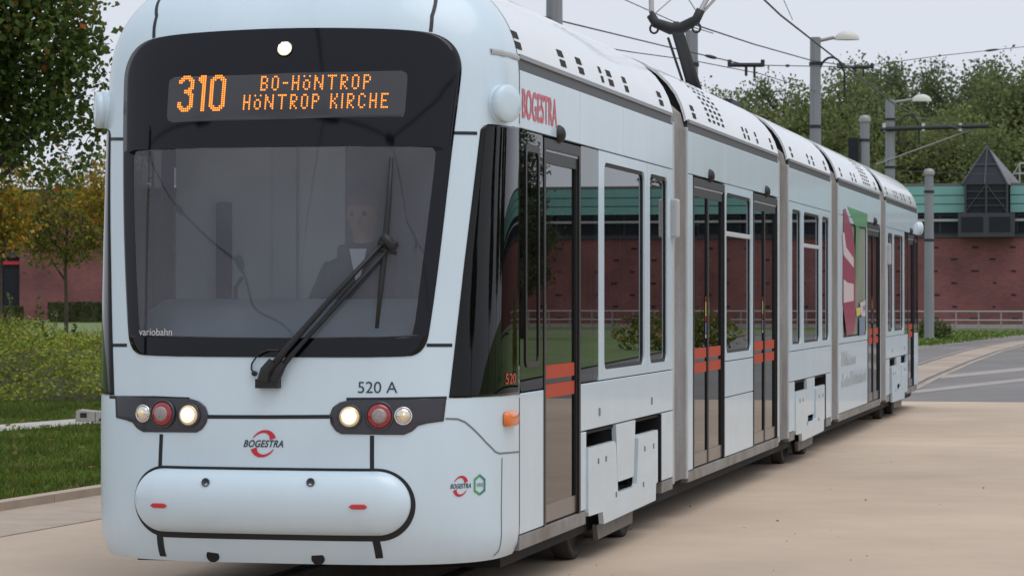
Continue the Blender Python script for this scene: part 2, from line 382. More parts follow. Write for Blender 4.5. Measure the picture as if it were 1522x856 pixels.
def S(a, z, off=0):
    Wd = Wf(z); y0 = interp(Y0T, z); L = YS-y0
    s, c = math.sin(a), math.cos(a); r = (abs(s)**P_EXP+abs(c)**P_EXP)**(-1/P_EXP)
    p = Vector((Wd*r*s, y0+L*(1-r*c), z))
    if off: p = p+SN(a, z)*off
    return p
def SN(a, z):
    e = 1e-3; a = max(-1.5697, min(1.5697, a))
    n = (S(a+e, z)-S(a-e, z)).cross(S(a, z+e)-S(a, z-e))
    return n.normalized()
def F(x, z):
    t = min(.9999, abs(x)/Wf(z)); y0 = interp(Y0T, z)
    return y0+(YS-y0)*(1-(1-t**P_EXP)**(1/P_EXP))
def FN(x, z):
    e = 2e-3; n = Vector(((F(x+e, z)-F(x-e, z))/(2*e), -1, (F(x, z+e)-F(x, z-e))/(2*e))); return n.normalized()
def FP(x, z, off=0): return Vector((x, F(x, z), z))+FN(x, z)*off
_g = []
for i in range(73):
    for j in range(84):
        a = R(-90+180*i/72); z = .23+3.3*j/83
        if SN(a, z).dot(CAM-S(a, z)) > -.05: _g.append((a, z, *proj(S(a, z))))
def uv(px, py):
    a, z, _, _ = min(_g, key=lambda g: (g[2]-px)**2+(g[3]-py)**2)
    for _ in range(12):
        q = proj(S(a, z)); e = 1e-4; qa = proj(S(a+e, z)); qz = proj(S(a, z+e))
        J = ((qa[0]-q[0])/e, (qz[0]-q[0])/e, (qa[1]-q[1])/e, (qz[1]-q[1])/e); det = J[0]*J[3]-J[1]*J[2]
        if abs(det) < 1e-3: break
        dx, dy = px-q[0], py-q[1]
        a += max(-.1, min(.1, (J[3]*dx-J[1]*dy)/det)); z += max(-.1, min(.1, (-J[2]*dx+J[0]*dy)/det))
        a = max(-1.57, min(1.57, a)); z = max(.2, min(3.54, z))
    return a, z
def nose_pt(px, py): a, z = uv(px, py); return S(a, z)
def inside(poly, a, z):
    c = False; n = len(poly)
    for i in range(n):
        (x1, y1), (x2, y2) = poly[i], poly[i-1]
        if (y1 > z) != (y2 > z) and a < (x2-x1)*(z-y1)/(y2-y1)+x1: c = not c
    return c
def span(poly, z):
    xs = []
    for i in range(len(poly)):
        (x1, y1), (x2, y2) = poly[i], poly[i-1]
        if (y1 > z) != (y2 > z): xs.append((x2-x1)*(z-y1)/(y2-y1)+x1)
    return (min(xs), max(xs)) if xs else None
def chaikin(poly, k=2):
    for _ in range(k):
        q = []
        for i in range(len(poly)):
            (x1, y1), (x2, y2) = poly[i], poly[(i+1) % len(poly)]
            q += [(x1*.75+x2*.25, y1*.75+y2*.25), (x1*.25+x2*.75, y1*.25+y2*.75)]
        poly = q
    return poly
def zrows(poly, n):
    z0 = min(p[1] for p in poly)+1e-4; z1 = max(p[1] for p in poly)-1e-4
    zs = [z0+(z1-z0)*(.5-.5*math.cos(math.pi*i/n)) for i in range(n+1)]
    return zs
def mirror(poly): return [(-a, z) for a, z in poly]
def patch(poly, off, n=24, m=24, fn=None, mb=None, skirt=.02):
    mb = mb or MB(); rows = []
    for z in zrows(poly, n):
        s = span(poly, z)
        if not s: continue
        r = [S(s[0]+(s[1]-s[0])*j/m, z, off if fn is None else fn(s[0]+(s[1]-s[0])*j/m, z)) for j in range(m+1)]
        if skirt and fn is None:
            r = [S(s[0], z, off-skirt)]+r+[S(s[1], z, off-skirt)]
        rows.append(r)
    mb.grid(rows); return mb
def strip(pix, wd, off=.002, mb=None, uvs=None):
    mb = mb or MB(); pts = uvs or [uv(*p) for p in pix]; dense = []
    for i in range(len(pts)-1):
        for k in range(6): t = k/6; dense.append((pts[i][0]*(1-t)+pts[i+1][0]*t, pts[i][1]*(1-t)+pts[i+1][1]*t))
    dense.append(pts[-1]); A, B = [], []
    for i, (a, z) in enumerate(dense):
        p = S(a, z); d = S(*dense[min(i+1, len(dense)-1)])-S(*dense[max(i-1, 0)]); n = SN(a, z); sd = d.cross(n).normalized()*wd/2
        A.append(p+sd+n*off); B.append(p-sd+n*off)
    mb.grid([A, B]); return mb
def sym(pix_r):   # a pixel polygon read off the near side of the nose
    return [uv(*p) for p in pix_r]
# --- outlines on the nose (symmetrical: mean of both sides)
maskR = [(437, 42), (560, 43), (636, 48), (662, 57), (678, 72), (686, 94), (685, 118), (672, 220), (655, 370), (638, 495), (633, 513), (622, 526), (603, 531), (410, 531)]
mR = sym(maskR); mR[0] = (0, mR[0][1]); mR[-1] = (0, mR[-1][1])
mask = chaikin(mR+[(-a, z) for a, z in mR[1:-1]][::-1])
gR = sym([(437, 219), (636, 218), (646, 221), (648, 230), (636, 330), (622, 440), (615, 492), (608, 502), (410, 502)]); gR[0] = (0, gR[0][1]); gR[-1] = (0, gR[-1][1])
scr = chaikin(gR+[(-a, z) for a, z in gR[1:-1]][::-1], 1)
cgl = sym([(714, 193), (719, 187), (728, 184), (771, 190), (771.5, 400), (771.5, 586), (720, 590), (667, 592), (690, 390)])
cgl = [(1.569 if a > 1.45 else a, z) for a, z in cgl]
lampR = sym([(663, 592), (520, 594), (505, 598), (495, 605), (490, 617), (492, 630), (499, 640), (508, 645), (600, 646), (612, 641), (624, 630), (659, 627)])

DBG = dict(mask=mask, scr=scr)

def make_nose(parent, detail=True):
    parts = []
    mb = MB(); NA, NZ = 170, 170
    zs = [.245+(3.548-.245)*j/NZ for j in range(NZ+1)]; as_ = [R(-90+180*i/NA) for i in range(NA+1)]
    holes = [mask, cgl, mirror(cgl)]
    ins = [[[inside(h, a, z) for h in holes] for a in as_] for z in zs]
    idx = {}
    for j, z in enumerate(zs):
        for i, a in enumerate(as_): idx[i, j] = len(mb.v); mb.v.append(tuple(S(a, z)))
    for j in range(NZ):
        for i in range(NA):
            if any(ins[j][i][h] and ins[j+1][i][h] and ins[j][i+1][h] and ins[j+1][i+1][h] for h in range(3)): continue
            mb.f.append((idx[i, j], idx[i+1, j], idx[i+1, j+1], idx[i, j+1])); mb.mi.append(0)
    sh = mb.build('nose_shell', 'paint', parent, smooth=True); parts.append(sh)
    # floor pan closing the nose underneath
    mb = MB(); mb.face([S(a, .26) for a in as_[::5]]); parts.append(mb.build('nose_floor', 'under', parent))
    # frit border with the clear area left open
    mb = MB(); rows_b, rows_m1, rows_m2, rows_t = [], [], [], []
    z0 = min(p[1] for p in scr); z1 = max(p[1] for p in scr)
    zz = sorted(set(zrows(mask, 110)+[z0-2e-4, z0+2e-4, z1-2e-4, z1+2e-4]))
    for z in zz:
        s = span(mask, z); 
        if not s: continue
        g = span(scr, z) if z0 < z < z1 else None
        def row(a0, a1, n, l, r_):
            rr = [S(a0+(a1-a0)*j/n, z, .005) for j in range(n+1)]
            if l: rr = [S(a0, z, -.01)]+rr
            if r_: rr = rr+[S(a1, z, -.01)]
            return rr
        if g:
            rows_m1.append(row(s[0], g[0], 8, 1, 0)); rows_m2.append(row(g[1], s[1], 8, 0, 1))
        elif z <= z0: rows_b.append(row(*s, 40, 1, 1))
        else: rows_t.append(row(*s, 40, 1, 1))
    for r_ in (rows_b, rows_m1, rows_m2, rows_t): mb.grid(r_)
    fr = mb.build('windscreen_surround', 'frit', parent, smooth=True); parts.append(fr)
    g = patch(scr, .0035, 40, 40, skirt=0).build('windscreen', 'screen_glass', parent, smooth=True); parts.append(g)
    for cg in (cgl, mirror(cgl)):
        parts.append(patch(cg, .004, 30, 16, skirt=.012).build('cab_side_glass', 'cab_glass', parent, smooth=True))
    return sh, fr, g
nose, surround, screen = make_nose(tram)

# dark joints on the nose
mb = MB()
for wd, pl in ((.020, [(298, 619), (395, 619.5), (490, 619)]), (.022, [(240, 645), (238, 697)]), (.022, [(553, 647), (553, 699)]),
               (.020, [(241, -6), (233, 25), (229, 57)]), (.020, [(648, -6), (642, 25), (640, 48)]),
               (.018, [(163, 207), (187, 207)]), (.018, [(674, 198), (709, 198.5)]), (.018, [(164, 513), (189, 513)]), (.018, [(634, 513), (672, 513)]),
               (.016, [(163, 590), (230, 590.5), (282, 592.5)]), (.016, [(664, 591), (590, 592.5), (515, 593)])):
    strip(pl, wd).build('panel_joint', 'seam_black', nose)
mb = MB()
strip([(662, 622), (680, 622.5), (691, 627), (703, 637), (722, 657), (736, 671), (742, 673.5), (771, 671)], .010).build('panel_joint', 'seam_grey', nose)
strip([(746, 680), (745, 760), (744, 806), (741, 818), (734, 825)], .010).build('panel_joint', 'seam_grey', nose)
for s_ in (1, -1):
    strip(None, .012, uvs=[(s_*1.565, z) for z in (2.60, 2.8, 2.95, 3.1, 3.2, 3.3, 3.4, 3.5)]).build('panel_joint', 'seam_black', nose)
    strip(None, .012, uvs=[(s_*1.565, .27), (s_*1.565, .7), (s_*1.565, 1.1)]).build('panel_joint', 'seam_black', nose)

# bumper: capsule outline, bulging out of a black recess
bz0, bz1, bhw = .408, .742, .752
def cap_dist(x, z):
    r = (bz1-bz0)/2; zc = (bz0+bz1)/2; xx = max(0, abs(x)-(bhw-r)); return math.hypot(xx, z-zc)/r
def capsule(grow):
    r = (bz1-bz0)/2+grow; zc = (bz0+bz1)/2; hx = bhw+grow-r
    return [(hx+r*math.sin(t), zc+r*math.cos(t)) for t in [math.pi*i/24 for i in range(25)]]+[(-hx-r*math.sin(t), zc-r*math.cos(t)) for t in [math.pi*i/24 for i in range(25)]]
def fpatch(poly, fn, n=44, m=80, mb=None):
    mb = mb or MB(); rows = []
    for z in zrows(poly, n):
        s = span(poly, z)
        if s:
            rows.append([FP(x, z, fn(x, z)) for x in [s[0]+(s[1]-s[0])*(.5-.5*math.cos(math.pi*j/m)) for j in range(m+1)]])
    mb.grid(rows); return mb
fpatch([(x, z-.010) for x, z in capsule(.024)], lambda x, z: .003).build('bumper_recess', 'seam_black', nose, smooth=True)
# the recess is wider on the lower outer corners
bump = fpatch(capsule(0), lambda x, z: .004+.105*max(0, 1-cap_dist(x, z)**2.1)**.5).build('bumper', 'paint', tram, smooth=True)
for s_ in (-1, 1):
    strip(None, .040, mb=None, uvs=[uv(*q) for q in (((238, 792), (243, 826)) if s_ < 0 else ((556, 792), (564, 829)))]).build('panel_joint', 'seam_black', nose)
def bump_pt(px, py):
    z = .575
    for _ in range(25):
        d = ray(px, py); t = 13; 
    # march along the sight line until the bulged surface is met
    d = ray(px, py); lo, hi = 12.5, 16
    for _ in range(50):
        t = (lo+hi)/2; p = CAM+d*t
        off = .004+.105*max(0, 1-min(1, cap_dist(p.x, p.z))**2.1)**.5
        if p.y < F(p.x, max(.25, min(3.5, p.z)))-off*.98: lo = t
        else: hi = t
    return CAM+d*((lo+hi)/2)
for px in (306, 462):
    p = bump_pt(px, 718); mb = MB(); mb.lathe(p+Vector((0, .02, 0)), (0, -1, .25), [(.0, .020), (.021, .022), (.023, .028), (.017, .030), (.014, .012), (0, .012)], 16)
    mb.build('bumper_plug', 'bezel', bump, smooth=True)
for px in (241, 528):
    c = bump_pt(px, 749 if px < 400 else 751); mb = MB(); rows = []
    for k in range(9):
        x = c.x-.043+.086*k/8; e = .014*min(1, math.sqrt(max(.05, 1-(abs(k-4)/4)**6)))
        q = FP(x, c.z, .004+.105*max(0, 1-cap_dist(x, c.z)**2.1)**.5+.003)
        rows.append([q+Vector((0, .004, e)), q+Vector((0, -.006, e*.6)), q+Vector((0, -.006, -e*.6)), q+Vector((0, .004, -e))])
    mb.grid(rows); mb.build('reflector', 'red_mark', bump)
for px, py in ((316, 822), (472, 826)):
    a, z = uv(px, py); p = S(a, z); mb = MB(); mb.lathe(p+Vector((0, .01, -.01)), (0, -1, 0), [(.0, .012), (.034, .012), (.038, .0)], 18); mb.build('towing_hole', 'under', tram)

# headlamp clusters
def disc_part(name, x, z, r, prof, mat, parent, n=28):
    p = FP(x, z); mb = MB(); mb.lathe(p, FN(x, z), [(r*a, h) for a, h in prof], n); return mb.build(name, mat, parent, smooth=True)
for s_ in (1, -1):
    bz = patch(lampR if s_ > 0 else mirror(lampR), .006, 24, 24, skirt=.02).build('headlamp_housing', 'bezel', tram, smooth=True)
    def xz(px, py): p = nose_pt(px, py); return p.x, p.z
    hx, hz = xz(520, 619); rx, rz = xz(564, 618); ix, iz = xz(599, 618)
    dome = [(1, .006), (1, .016), (.93, .022), (.7, .028), (.35, .032), (0, .033)]
    ring = [(1.22, .005), (1.22, .016), (1.1, .022), (1.0, .018), (.98, .006)]
    for nm, x, z, r, mat in (('headlight', hx, hz, .054, 'lamp_rim'), ('tail_light', rx, rz, .064, 'lamp_red'), ('turn_signal', ix, iz, .040, 'chrome')):
        l = disc_part(nm, s_*x, z, r, dome, mat, tram)
        disc_part('lamp_ring', s_*x, z, r, ring, 'bezel' if nm != 'turn_signal' else 'chrome', l)
        if nm == 'tail_light': disc_part('lamp_core', s_*x, z, r*.62, [(1, .026), (.95, .035), (.5, .037), (0, .038)], 'lamp_core', l)
        if nm == 'headlight': disc_part('lamp_core', s_*x, z, r*.74, [(1, .027), (.9, .031), (.5, .035), (0, .036)], 'lamp_warm', l)
        if nm == 'turn_signal':
            disc_part('lamp_core', s_*x, z, r*.5, [(1, .026), (.8, .04), (0, .045)], 'lamp_rim', l)
# top lamp
a, z = uv(424, 74); p = S(a, z); tl = disc_part('marker_light', p.x, p.z, .040, [(1.0, .005), (1, .012), (.9, .016), (0, .018)], 'lamp_top', tram)
disc_part('lamp_ring', p.x, p.z, .040, [(1.15, .005), (1.12, .012), (1.0, .013)], 'frit', tl)
mb = MB()
for i in range(-2, 3):
    for j in range(-2, 3):
        if i*i+j*j <= 5:
            q = FP(p.x+i*.0145, p.z+j*.0145, .017); mb.lathe(q, FN(p.x, p.z), [(.0062, 0), (.005, .003), (0, .004)], 8)
mb.build('lamp_core', 'lamp_warm', tl)

# destination display
dpoly = sym([(252, 124), (254, 118), (262, 115), (430, 109), (597, 106), (604, 109), (606, 116), (602, 168), (599, 175), (590, 177), (430, 179), (260, 183), (251, 181), (249, 174)])
disp = patch(dpoly, .0065, 14, 40, skirt=0).build('destination_display', 'display_panel', tram, smooth=True)
FONT = {'B': '1110 1001 1001 1110 1001 1001 1110', 'O': '0110 1001 1001 1001 1001 1001 0110', '-': '000 000 000 111 000 000 000', 'H': '1001 1001 1001 1111 1001 1001 1001',
        'Ö': '1001 0000 0110 1001 1001 1001 0110', 'N': '10001 11001 11001 10101 10011 10011 10001', 'T': '11111 00100 00100 00100 00100 00100 00100', 'R': '1110 1001 1001 1110 1100 1010 1001',
        'P': '1110 1001 1001 1110 1000 1000 1000', 'K': '1001 1001 1010 1100 1010 1001 1001', 'I': '1 1 1 1 1 1 1', 'C': '0110 1001 1000 1000 1000 1001 0110', 'E': '1111 1000 1000 1110 1000 1000 1111', ' ': '00 00 00 00 00 00 00'}
BIG = {'3': ['00111100', '01111110', '11100111', '11000011', '00000011', '00000011', '00000111', '00011110', '00011110', '00000111', '00000011', '00000011', '00000011', '11000011', '11000011', '11100111', '01111110', '00111100'],
       '1': ['0111', '1111', '1111', '0111', '0011', '0011', '0011', '0011', '0011', '0011', '0011', '0011', '0011', '0011', '0011', '0011', '0011', '0011'],
       '0': ['00111100', '01111110', '11100111']+['11000011']*12+['11100111', '01111110', '00111100']}
def led_text(rows_of, txt, gap, x0, x1, zt, zb):
    chars = []; c0 = 0
    for ch in txt:
        rows = rows_of(ch); chars.append([(c0+c, r_) for r_, row in enumerate(rows) for c, b in enumerate(row) if b == '1']); c0 += len(rows[0])+gap
    ncol = c0-gap; nrow = len(rows); sx = (x1-x0)/ncol; sz = (zt-zb)/nrow
    for cells in chars:
        mb = MB()
        for c, r_ in cells:
            x = x0+(c+.5)*sx; zc = zt-(r_+.5)*sz; p = FP(x, zc, .009); rx, rz = sx*.42, sz*.42
            mb.face([p+Vector((math.cos(t)*rx, 0, math.sin(t)*rz)) for t in [math.pi*2*k/8 for k in range(8)]])
        if cells: tag(mb.build('display_character', 'led', disp), kind='stuff')
p0 = nose_pt(268, 114); p1 = nose_pt(334, 166); led_text(lambda c: BIG[c], '310', 2, p0.x, p1.x, p0.z, p1.z)
p0 = nose_pt(389, 114); p1 = nose_pt(551, 133); led_text(lambda c: FONT[c].split(), 'BO-HÖNTROP', 2, p0.x, p1.x, p0.z, p1.z-.003)
p0 = nose_pt(363, 142); p1 = nose_pt(577, 161); led_text(lambda c: FONT[c].split(), 'HÖNTROP KIRCHE', 2, p0.x, p1.x, p0.z, p1.z-.003)

# lettering on the nose
def nose_text(txt, px0, py0, px1, py1, mat, name, shear=0, off=.003, parent=None):
    p0 = nose_pt(px0, py1); p1 = nose_pt(px1, py0)
    vv, ff = text_mesh(txt, shear, 1.06 if txt == 'BOGESTRA' else 1, .022 if txt == 'BOGESTRA' else 0)
    clip(name, vv, ff, lambda u, v: FP(p0.x+(p1.x-p0.x)*u, p0.z+(p1.z-p0.z)*v, off), mat, parent or nose)
nose_text('520 A', 532, 567, 591, 584, 'logo_black', 'fleet_number')
nose_text('BOGESTRA', 362, 654, 421, 664, 'logo_black', 'lettering', .35)
nose_text('variobahn', 208, 488, 257, 498.5, 'text_white', 'lettering', 0, .008, screen)
def crescents(cx, cz, rx, rz, parent, fn):
    for s_ in (1, -1):
        mb = MB(); A, B = [], []
        for k in range(17):
            t = R(25+130*k/16); th = .07+.42*(1-k/16)**.9
            o = (math.cos(t)*1.0, math.sin(t)); i_ = (math.cos(t)*(1-th), math.sin(t)*(1-th*.75))
            sh = .18
            A.append(fn(cx+s_*rx*(o[0]+sh*o[1]), cz+s_*rz*o[1])); B.append(fn(cx+s_*rx*(i_[0]+sh*i_[1]), cz+s_*rz*i_[1]))
        mb.grid([A, B]); mb.build('emblem', 'logo_red', parent)
c = nose_pt(391.5, 659); crescents(c.x, c.z, .070, .072, nose, lambda x, z: FP(x, z, .003))
c = nose_pt(684, 722); sxx = nose_pt(696, 722).x-c.x
crescents(c.x, c.z, sxx*.95, .055, nose, lambda x, z: FP(x, z, .003))
nose_text('BOGESTRA', 669, 717.5, 699.5, 726, 'logo_black', 'lettering', .35)
hp = [(712.5, 704), (721, 711), (721, 729), (712.5, 736), (704, 730), (704, 711.5)]
hc = (712.5, 720.3)
for k, mat in ((0, 'green_b'), (3, 'green_a')):
    mb = MB(); A = [nose_pt(*hp[(k+i) % 6]) for i in range(4)]
    B = [nose_pt(hc[0]+(hp[(k+i) % 6][0]-hc[0])*.72, hc[1]+(hp[(k+i) % 6][1]-hc[1])*.76) for i in range(4)]
    mb.grid([[p+FN(p.x, p.z)*.003 for p in A], [p+FN(p.x, p.z)*.003 for p in B]]); mb.build('emblem', mat, nose)
nose_text('VRR', 708, 717, 717.5, 723.5, 'green_b', 'lettering', .2)
# red run number on the cab side glass, side repeater, lock
def on_nose_uv_text(txt, px0, py0, px1, py1, mat, name, parent):
    vv, ff = text_mesh(txt); a0, z0 = uv(px0, py1); a1, z1 = uv(px1, py0)
    clip(name, vv, ff, lambda u, v: S(a0+(a1-a0)*u, z0+(z1-z0)*v, .008), mat, parent)
on_nose_uv_text('520', 749.5, 554, 764.5, 571, 'number_red', 'run_number', nose)
a, z = uv(757, 622); p = S(a, z); n = SN(a, z)
mb = MB(); tg = Vector((0, 0, 1)).cross(n).normalized(); hh, ww = .042, .11
ring_ = [(math.copysign(abs(math.cos(t))**.5, math.cos(t)), math.copysign(abs(math.sin(t))**.5, math.sin(t))) for t in [2*math.pi*k/28 for k in range(29)]]
mb.grid([[p+tg*(u*ww*s_)+Vector((0, 0, v*hh*s_))+n*h for u, v in ring_] for s_, h in ((1, 0), (1, .018), (.85, .03), (.4, .036), (.001, .037))])
mb.build('side_repeater', 'amber', tram, smooth=True)
# camera pods at the upper corners
for s_ in (1, -1):
    az, zp = uv(743, 155); p = S(s_*az, zp); ax = Vector((s_*.88, -.47, 0)).normalized()
    mb = MB(); mb.lathe(p-ax*.03, ax, [(.07, -.05), (.092, -.01), (.101, .02), (.103, .055), (.099, .057), (.099, .061), (.102, .063), (.101, .092), (.096, .101), (.05, .106), (0, .107)], 36)
    pod = mb.build('camera_pod', 'paint', tram, smooth=True)
    mb = MB(); mb.lathe(p+ax*.02+Vector((s_*.02, .09, -.01)), (s_*.2, 1, 0), [(.03, 0), (.03, .02), (.022, .03), (0, .03)], 16); mb.build('lens', 'rubber', pod, smooth=True)

# wiper: base, two arms, linkage and upright blade
def npt(px, py, off): a, z = uv(px, py); return S(a, z, off)
wip = None
mb = MB(); b0 = npt(401, 572, .03); mb.box(b0.x-.062, b0.x+.062, b0.y-.03, b0.y+.05, b0.z-.018, b0.z+.03)
mb.tube([npt(397, 566, .05), npt(401, 552, .06), npt(411, 538, .06)], [.038, .034, .026], 10)
mb.tube([npt(411, 566, .045), npt(418, 552, .05), npt(426, 540, .05)], [.03, .028, .02], 10)
wip = mb.build('wiper', 'rubber', tram, smooth=False)
for pl, r_ in (([(403, 556, .06), (430, 520, .06), (500, 440, .055), (572, 361, .05)], [.024, .018, .014, .012]), ([(414, 556, .05), (440, 525, .05), (510, 448, .05), (581, 368, .05)], [.02, .013, .011, .010]),
               ([(422, 548, .035), (450, 513, .035), (520, 432, .035), (578, 372, .04)], [.010, .009, .008, .008])):
    mb = MB(); mb.tube([npt(*q) for q in pl], r_, 8); mb.build('wiper_arm', 'rubber', wip, smooth=True)
mb = MB(); q = [npt(570, 352, .05), npt(577, 360, .05), npt(586, 372, .05)]; mb.tube(q, .026, 8)
mb.tube([npt(563, 362, .05), npt(592, 364, .05)], .014, 8); mb.tube([npt(566, 372, .045), npt(590, 376, .045)], .010, 8)
mb.build('wiper_joint', 'rubber', wip, smooth=True)
mb = MB(); bl = [npt(582, 236, .025), npt(578, 300, .028), npt(573, 362, .03), npt(567, 425, .028), npt(560, 488, .025)]
mb.tube(bl, [.008, .013, .016, .013, .008], 8); mb.tube([p+Vector((0, .018, 0)) for p in bl], .007, 6)
mb.build('wiper_blade', 'rubber', wip, smooth=True)
mb = MB(); mb.tube([npt(416, 521, .012), npt(400, 521, .03), npt(386, 527, .03), npt(376, 541, .02), npt(375, 549, .015), npt(379, 555, .012)], .005, 6)
mb.lathe(npt(379, 555, .0), (0, -1, .1), [(.014, .0), (.014, .02), (0, .025)], 10); mb.build('washer_hose', 'rubber', wip)

# ------------------------------------------------ sections: A,B,C,D and A mirrored as E
def box_part(name, x0, x1, y0, y1, z0, z1, mat, parent, bevel=0):
    mb = MB(); mb.box(min(x0, x1), max(x0, x1), min(y0, y1), max(y0, y1), z0, z1); return mb.build(name, mat, parent, bevel=bevel)
def rrect(y0, y1, z0, z1, r, n=6):
    pts = []
    for cy, cz, a0 in ((y1-r, z1-r, 0), (y0+r, z1-r, 90), (y0+r, z0+r, 180), (y1-r, z0+r, 270)):
        for k in range(n+1): t = R(a0+90*k/n); pts.append((cy+r*math.cos(t), cz+r*math.sin(t)))
    return pts
def rect_match(y0, y1, z0, z1, pts):
    cy = sum(p[0] for p in pts)/len(pts); cz = sum(p[1] for p in pts)/len(pts); o = []
    n = len(pts)//4
    for i, p in enumerate(pts):
        q, k = divmod(i, n); mid = (n-1)/2
        c = [(y1, z1), (y0, z1), (y0, z0), (y1, z0)][q]
        if abs(k-mid) < .6: o.append(c)
        elif (k < mid) == (q % 2 == 0): o.append((c[0], p[1]))
        else: o.append((p[0], c[1]))
    return o
def ring_part(name, outer, inner, xs, xo, xi, mat, parent, bev=.0):
    mb = MB(); n = len(inner)
    o = [(xs*xo, *p) for p in outer]; i_ = [(xs*xo, *p) for p in inner]; ob = [(xs*xi, *p) for p in outer]; ib = [(xs*xi, *p) for p in inner]
    for k in range(n):
        k2 = (k+1) % n
        mb.quad(o[k], o[k2], i_[k2], i_[k]); mb.quad(i_[k], i_[k2], ib[k2], ib[k]); mb.quad(ob[k], ob[k2], o[k2], o[k]); mb.quad(ib[k], ib[k2], ob[k2], ob[k])
    return mb.build(name, mat, parent, weld=True)
def shrink(pts, d, y0, y1, z0, z1): return pts
Z = dict(sill0=.26, bot=.345, low=.83, band=1.125, win0=1.19, win1=2.505, top=2.575, gut=2.92)
G = .004
class Side:
    def __init__(s, sx, tf): s.sx = sx; s.tf = tf
    def rng(s, y0, y1): a, b = s.tf(y0), s.tf(y1); return min(a, b), max(a, b)
    def panel(s, y0, y1, z0, z1, mat='paint', name='side_panel', proud=0, depth=.035, parent=None):
        a, b = s.rng(y0, y1)
        return box_part(name, s.sx*(HW-depth), s.sx*(HW+proud), a+G, b-G, z0+G, z1-G, mat, parent or tram, .004)
    def window(s, y0, y1, hy0, hy1, hz0=1.19, hz1=2.505, bar=None, glassm='side_glass', film=None):
        a, b = s.rng(y0, y1); ha, hb = s.rng(hy0, hy1); z0, z1 = Z['band'], Z['top']
        inn = rrect(ha, hb, hz0, hz1, .07); fr = ring_part('side_window', rect_match(a+G, b-G, z0+G, z1-G, inn), inn, s.sx, HW, HW-.035, 'paint', tram)
        in2 = rrect(ha+.022, hb-.022, hz0+.022, hz1-.022, .055); ring_part('window_seal', inn, in2, s.sx, HW-.012, HW-.03, 'rubber', fr)
        mb = MB(); mb.face([(s.sx*(HW-.02), *p) for p in inn]); g = mb.build('pane', film or glassm, fr)
        if bar: box_part('window_bar', s.sx*(HW-.022), s.sx*(HW+.002), ha+.02, hb-.02, bar-.018, bar+.018, 'window_bar', fr, .003)
        return fr
    def dark(s, y0, y1, z0=1.125, z1=2.575, matg='side_glass'):
        a, b = s.rng(y0, y1); mb = MB(); mb.face([(s.sx*(HW-.001), *p) for p in rrect(a+.004, b-.004, z0+.006, z1-.006, .05)])
        return mb.build('side_glass', matg, tram)
    def door(s, y0, y1, leaves=1):
        a, b = s.rng(y0, y1); z0, z1 = .345, 2.56; n = leaves; wdt = (b-a)/n; sx = s.sx
        fr = MB(); x0, x1 = sorted((sx*(HW-.06), sx*(HW+.004)))
        fr.box(x0, x1, a, a+.045, z0, z1); fr.box(x0, x1, b-.045, b, z0, z1); fr.box(x0, x1, a+.045, b-.045, z1-.06, z1)
        d = fr.build('door', 'door_frame', tram)
        for k in range(n):
            la, lb = a+.045+k*(b-a-.09)/n, a+.045+(k+1)*(b-a-.09)/n
            f = MB(); xa, xb = sorted((sx*(HW-.04), sx*(HW-.008))); t = .035
            f.box(xa, xb, la+.002, la+t, z0+.01, z1-.07); f.box(xa, xb, lb-t, lb-.002, z0+.01, z1-.07); f.box(xa, xb, la+t, lb-t, z1-.14, z1-.07)
            f.build('door_leaf', 'door_frame', d)
            box_part('kick_plate', sx*(HW-.035), sx*(HW-.012), la+t, lb-t, z0+.01, z0+.11, 'door_low', d)
            mb = MB(); mb.quad(*[(sx*(HW-.02), y, z) for y, z in ((la+t, z0+.11), (lb-t, z0+.11), (lb-t, z1-.14), (la+t, z1-.14))]); mb.build('door_pane', 'door_glass', d)
            for q0, q1 in ((1.068, 1.148), (1.178, 1.258)):
                mb = MB(); mb.face([(sx*(HW-.016), *p) for p in rrect(la+t+.02, lb-t-.02, q0, q1, .012)]); mb.build('door_stripe', 'stripe_red', d)
            e = la+t+.015 if (k == 0 and n == 1) else (lb-t-.06 if k == 0 else la+t+.015)
            for z_, h_, m_ in ((1.62, .035, 'red_mark'), (1.50, .115, 'ad_yellow'), (1.46, .035, 'red_mark'), (1.36, .09, 'ad_blue'), (1.33, .025, 'text_white')):
                mb = MB(); mb.quad(*[(sx*(HW-.016), y, z) for y, z in ((e, z_), (e+.045, z_), (e+.045, z_+h_), (e, z_+h_))]); mb.build('door_sticker', m_, d)
        # door camera above
        yc = (a+b)/2-(.12 if n == 1 else 0); mb = MB(); mb.lathe((sx*(HW-.01), yc, 2.60), (sx, 0, 0), [(.055, 0), (.054, .02), (.04, .042), (.02, .052), (0, .053)], 16); mb.build('door_camera', 'rubber', d, smooth=True)
        # light header over the leaves
        box_part('door_header', sx*(HW-.03), sx*(HW-.004), a+.05, b-.05, z1-.075, z1-.062, 'portal', d)
        return d
    def sill(s, y0, y1):
        a, b = s.rng(y0, y1); return box_part('sill', s.sx*(HW-.06), s.sx*(HW-.002), a, b, Z['sill0'], Z['bot']-.004, 'sill', tram, .004)
    def backing(s, y0, y1, z0, z1):
        a, b = s.rng(y0, y1); return box_part('inner_skin', s.sx*(HW-.08), s.sx*(HW-.04), a, b, z0, z1, 'interior_dark', tram)
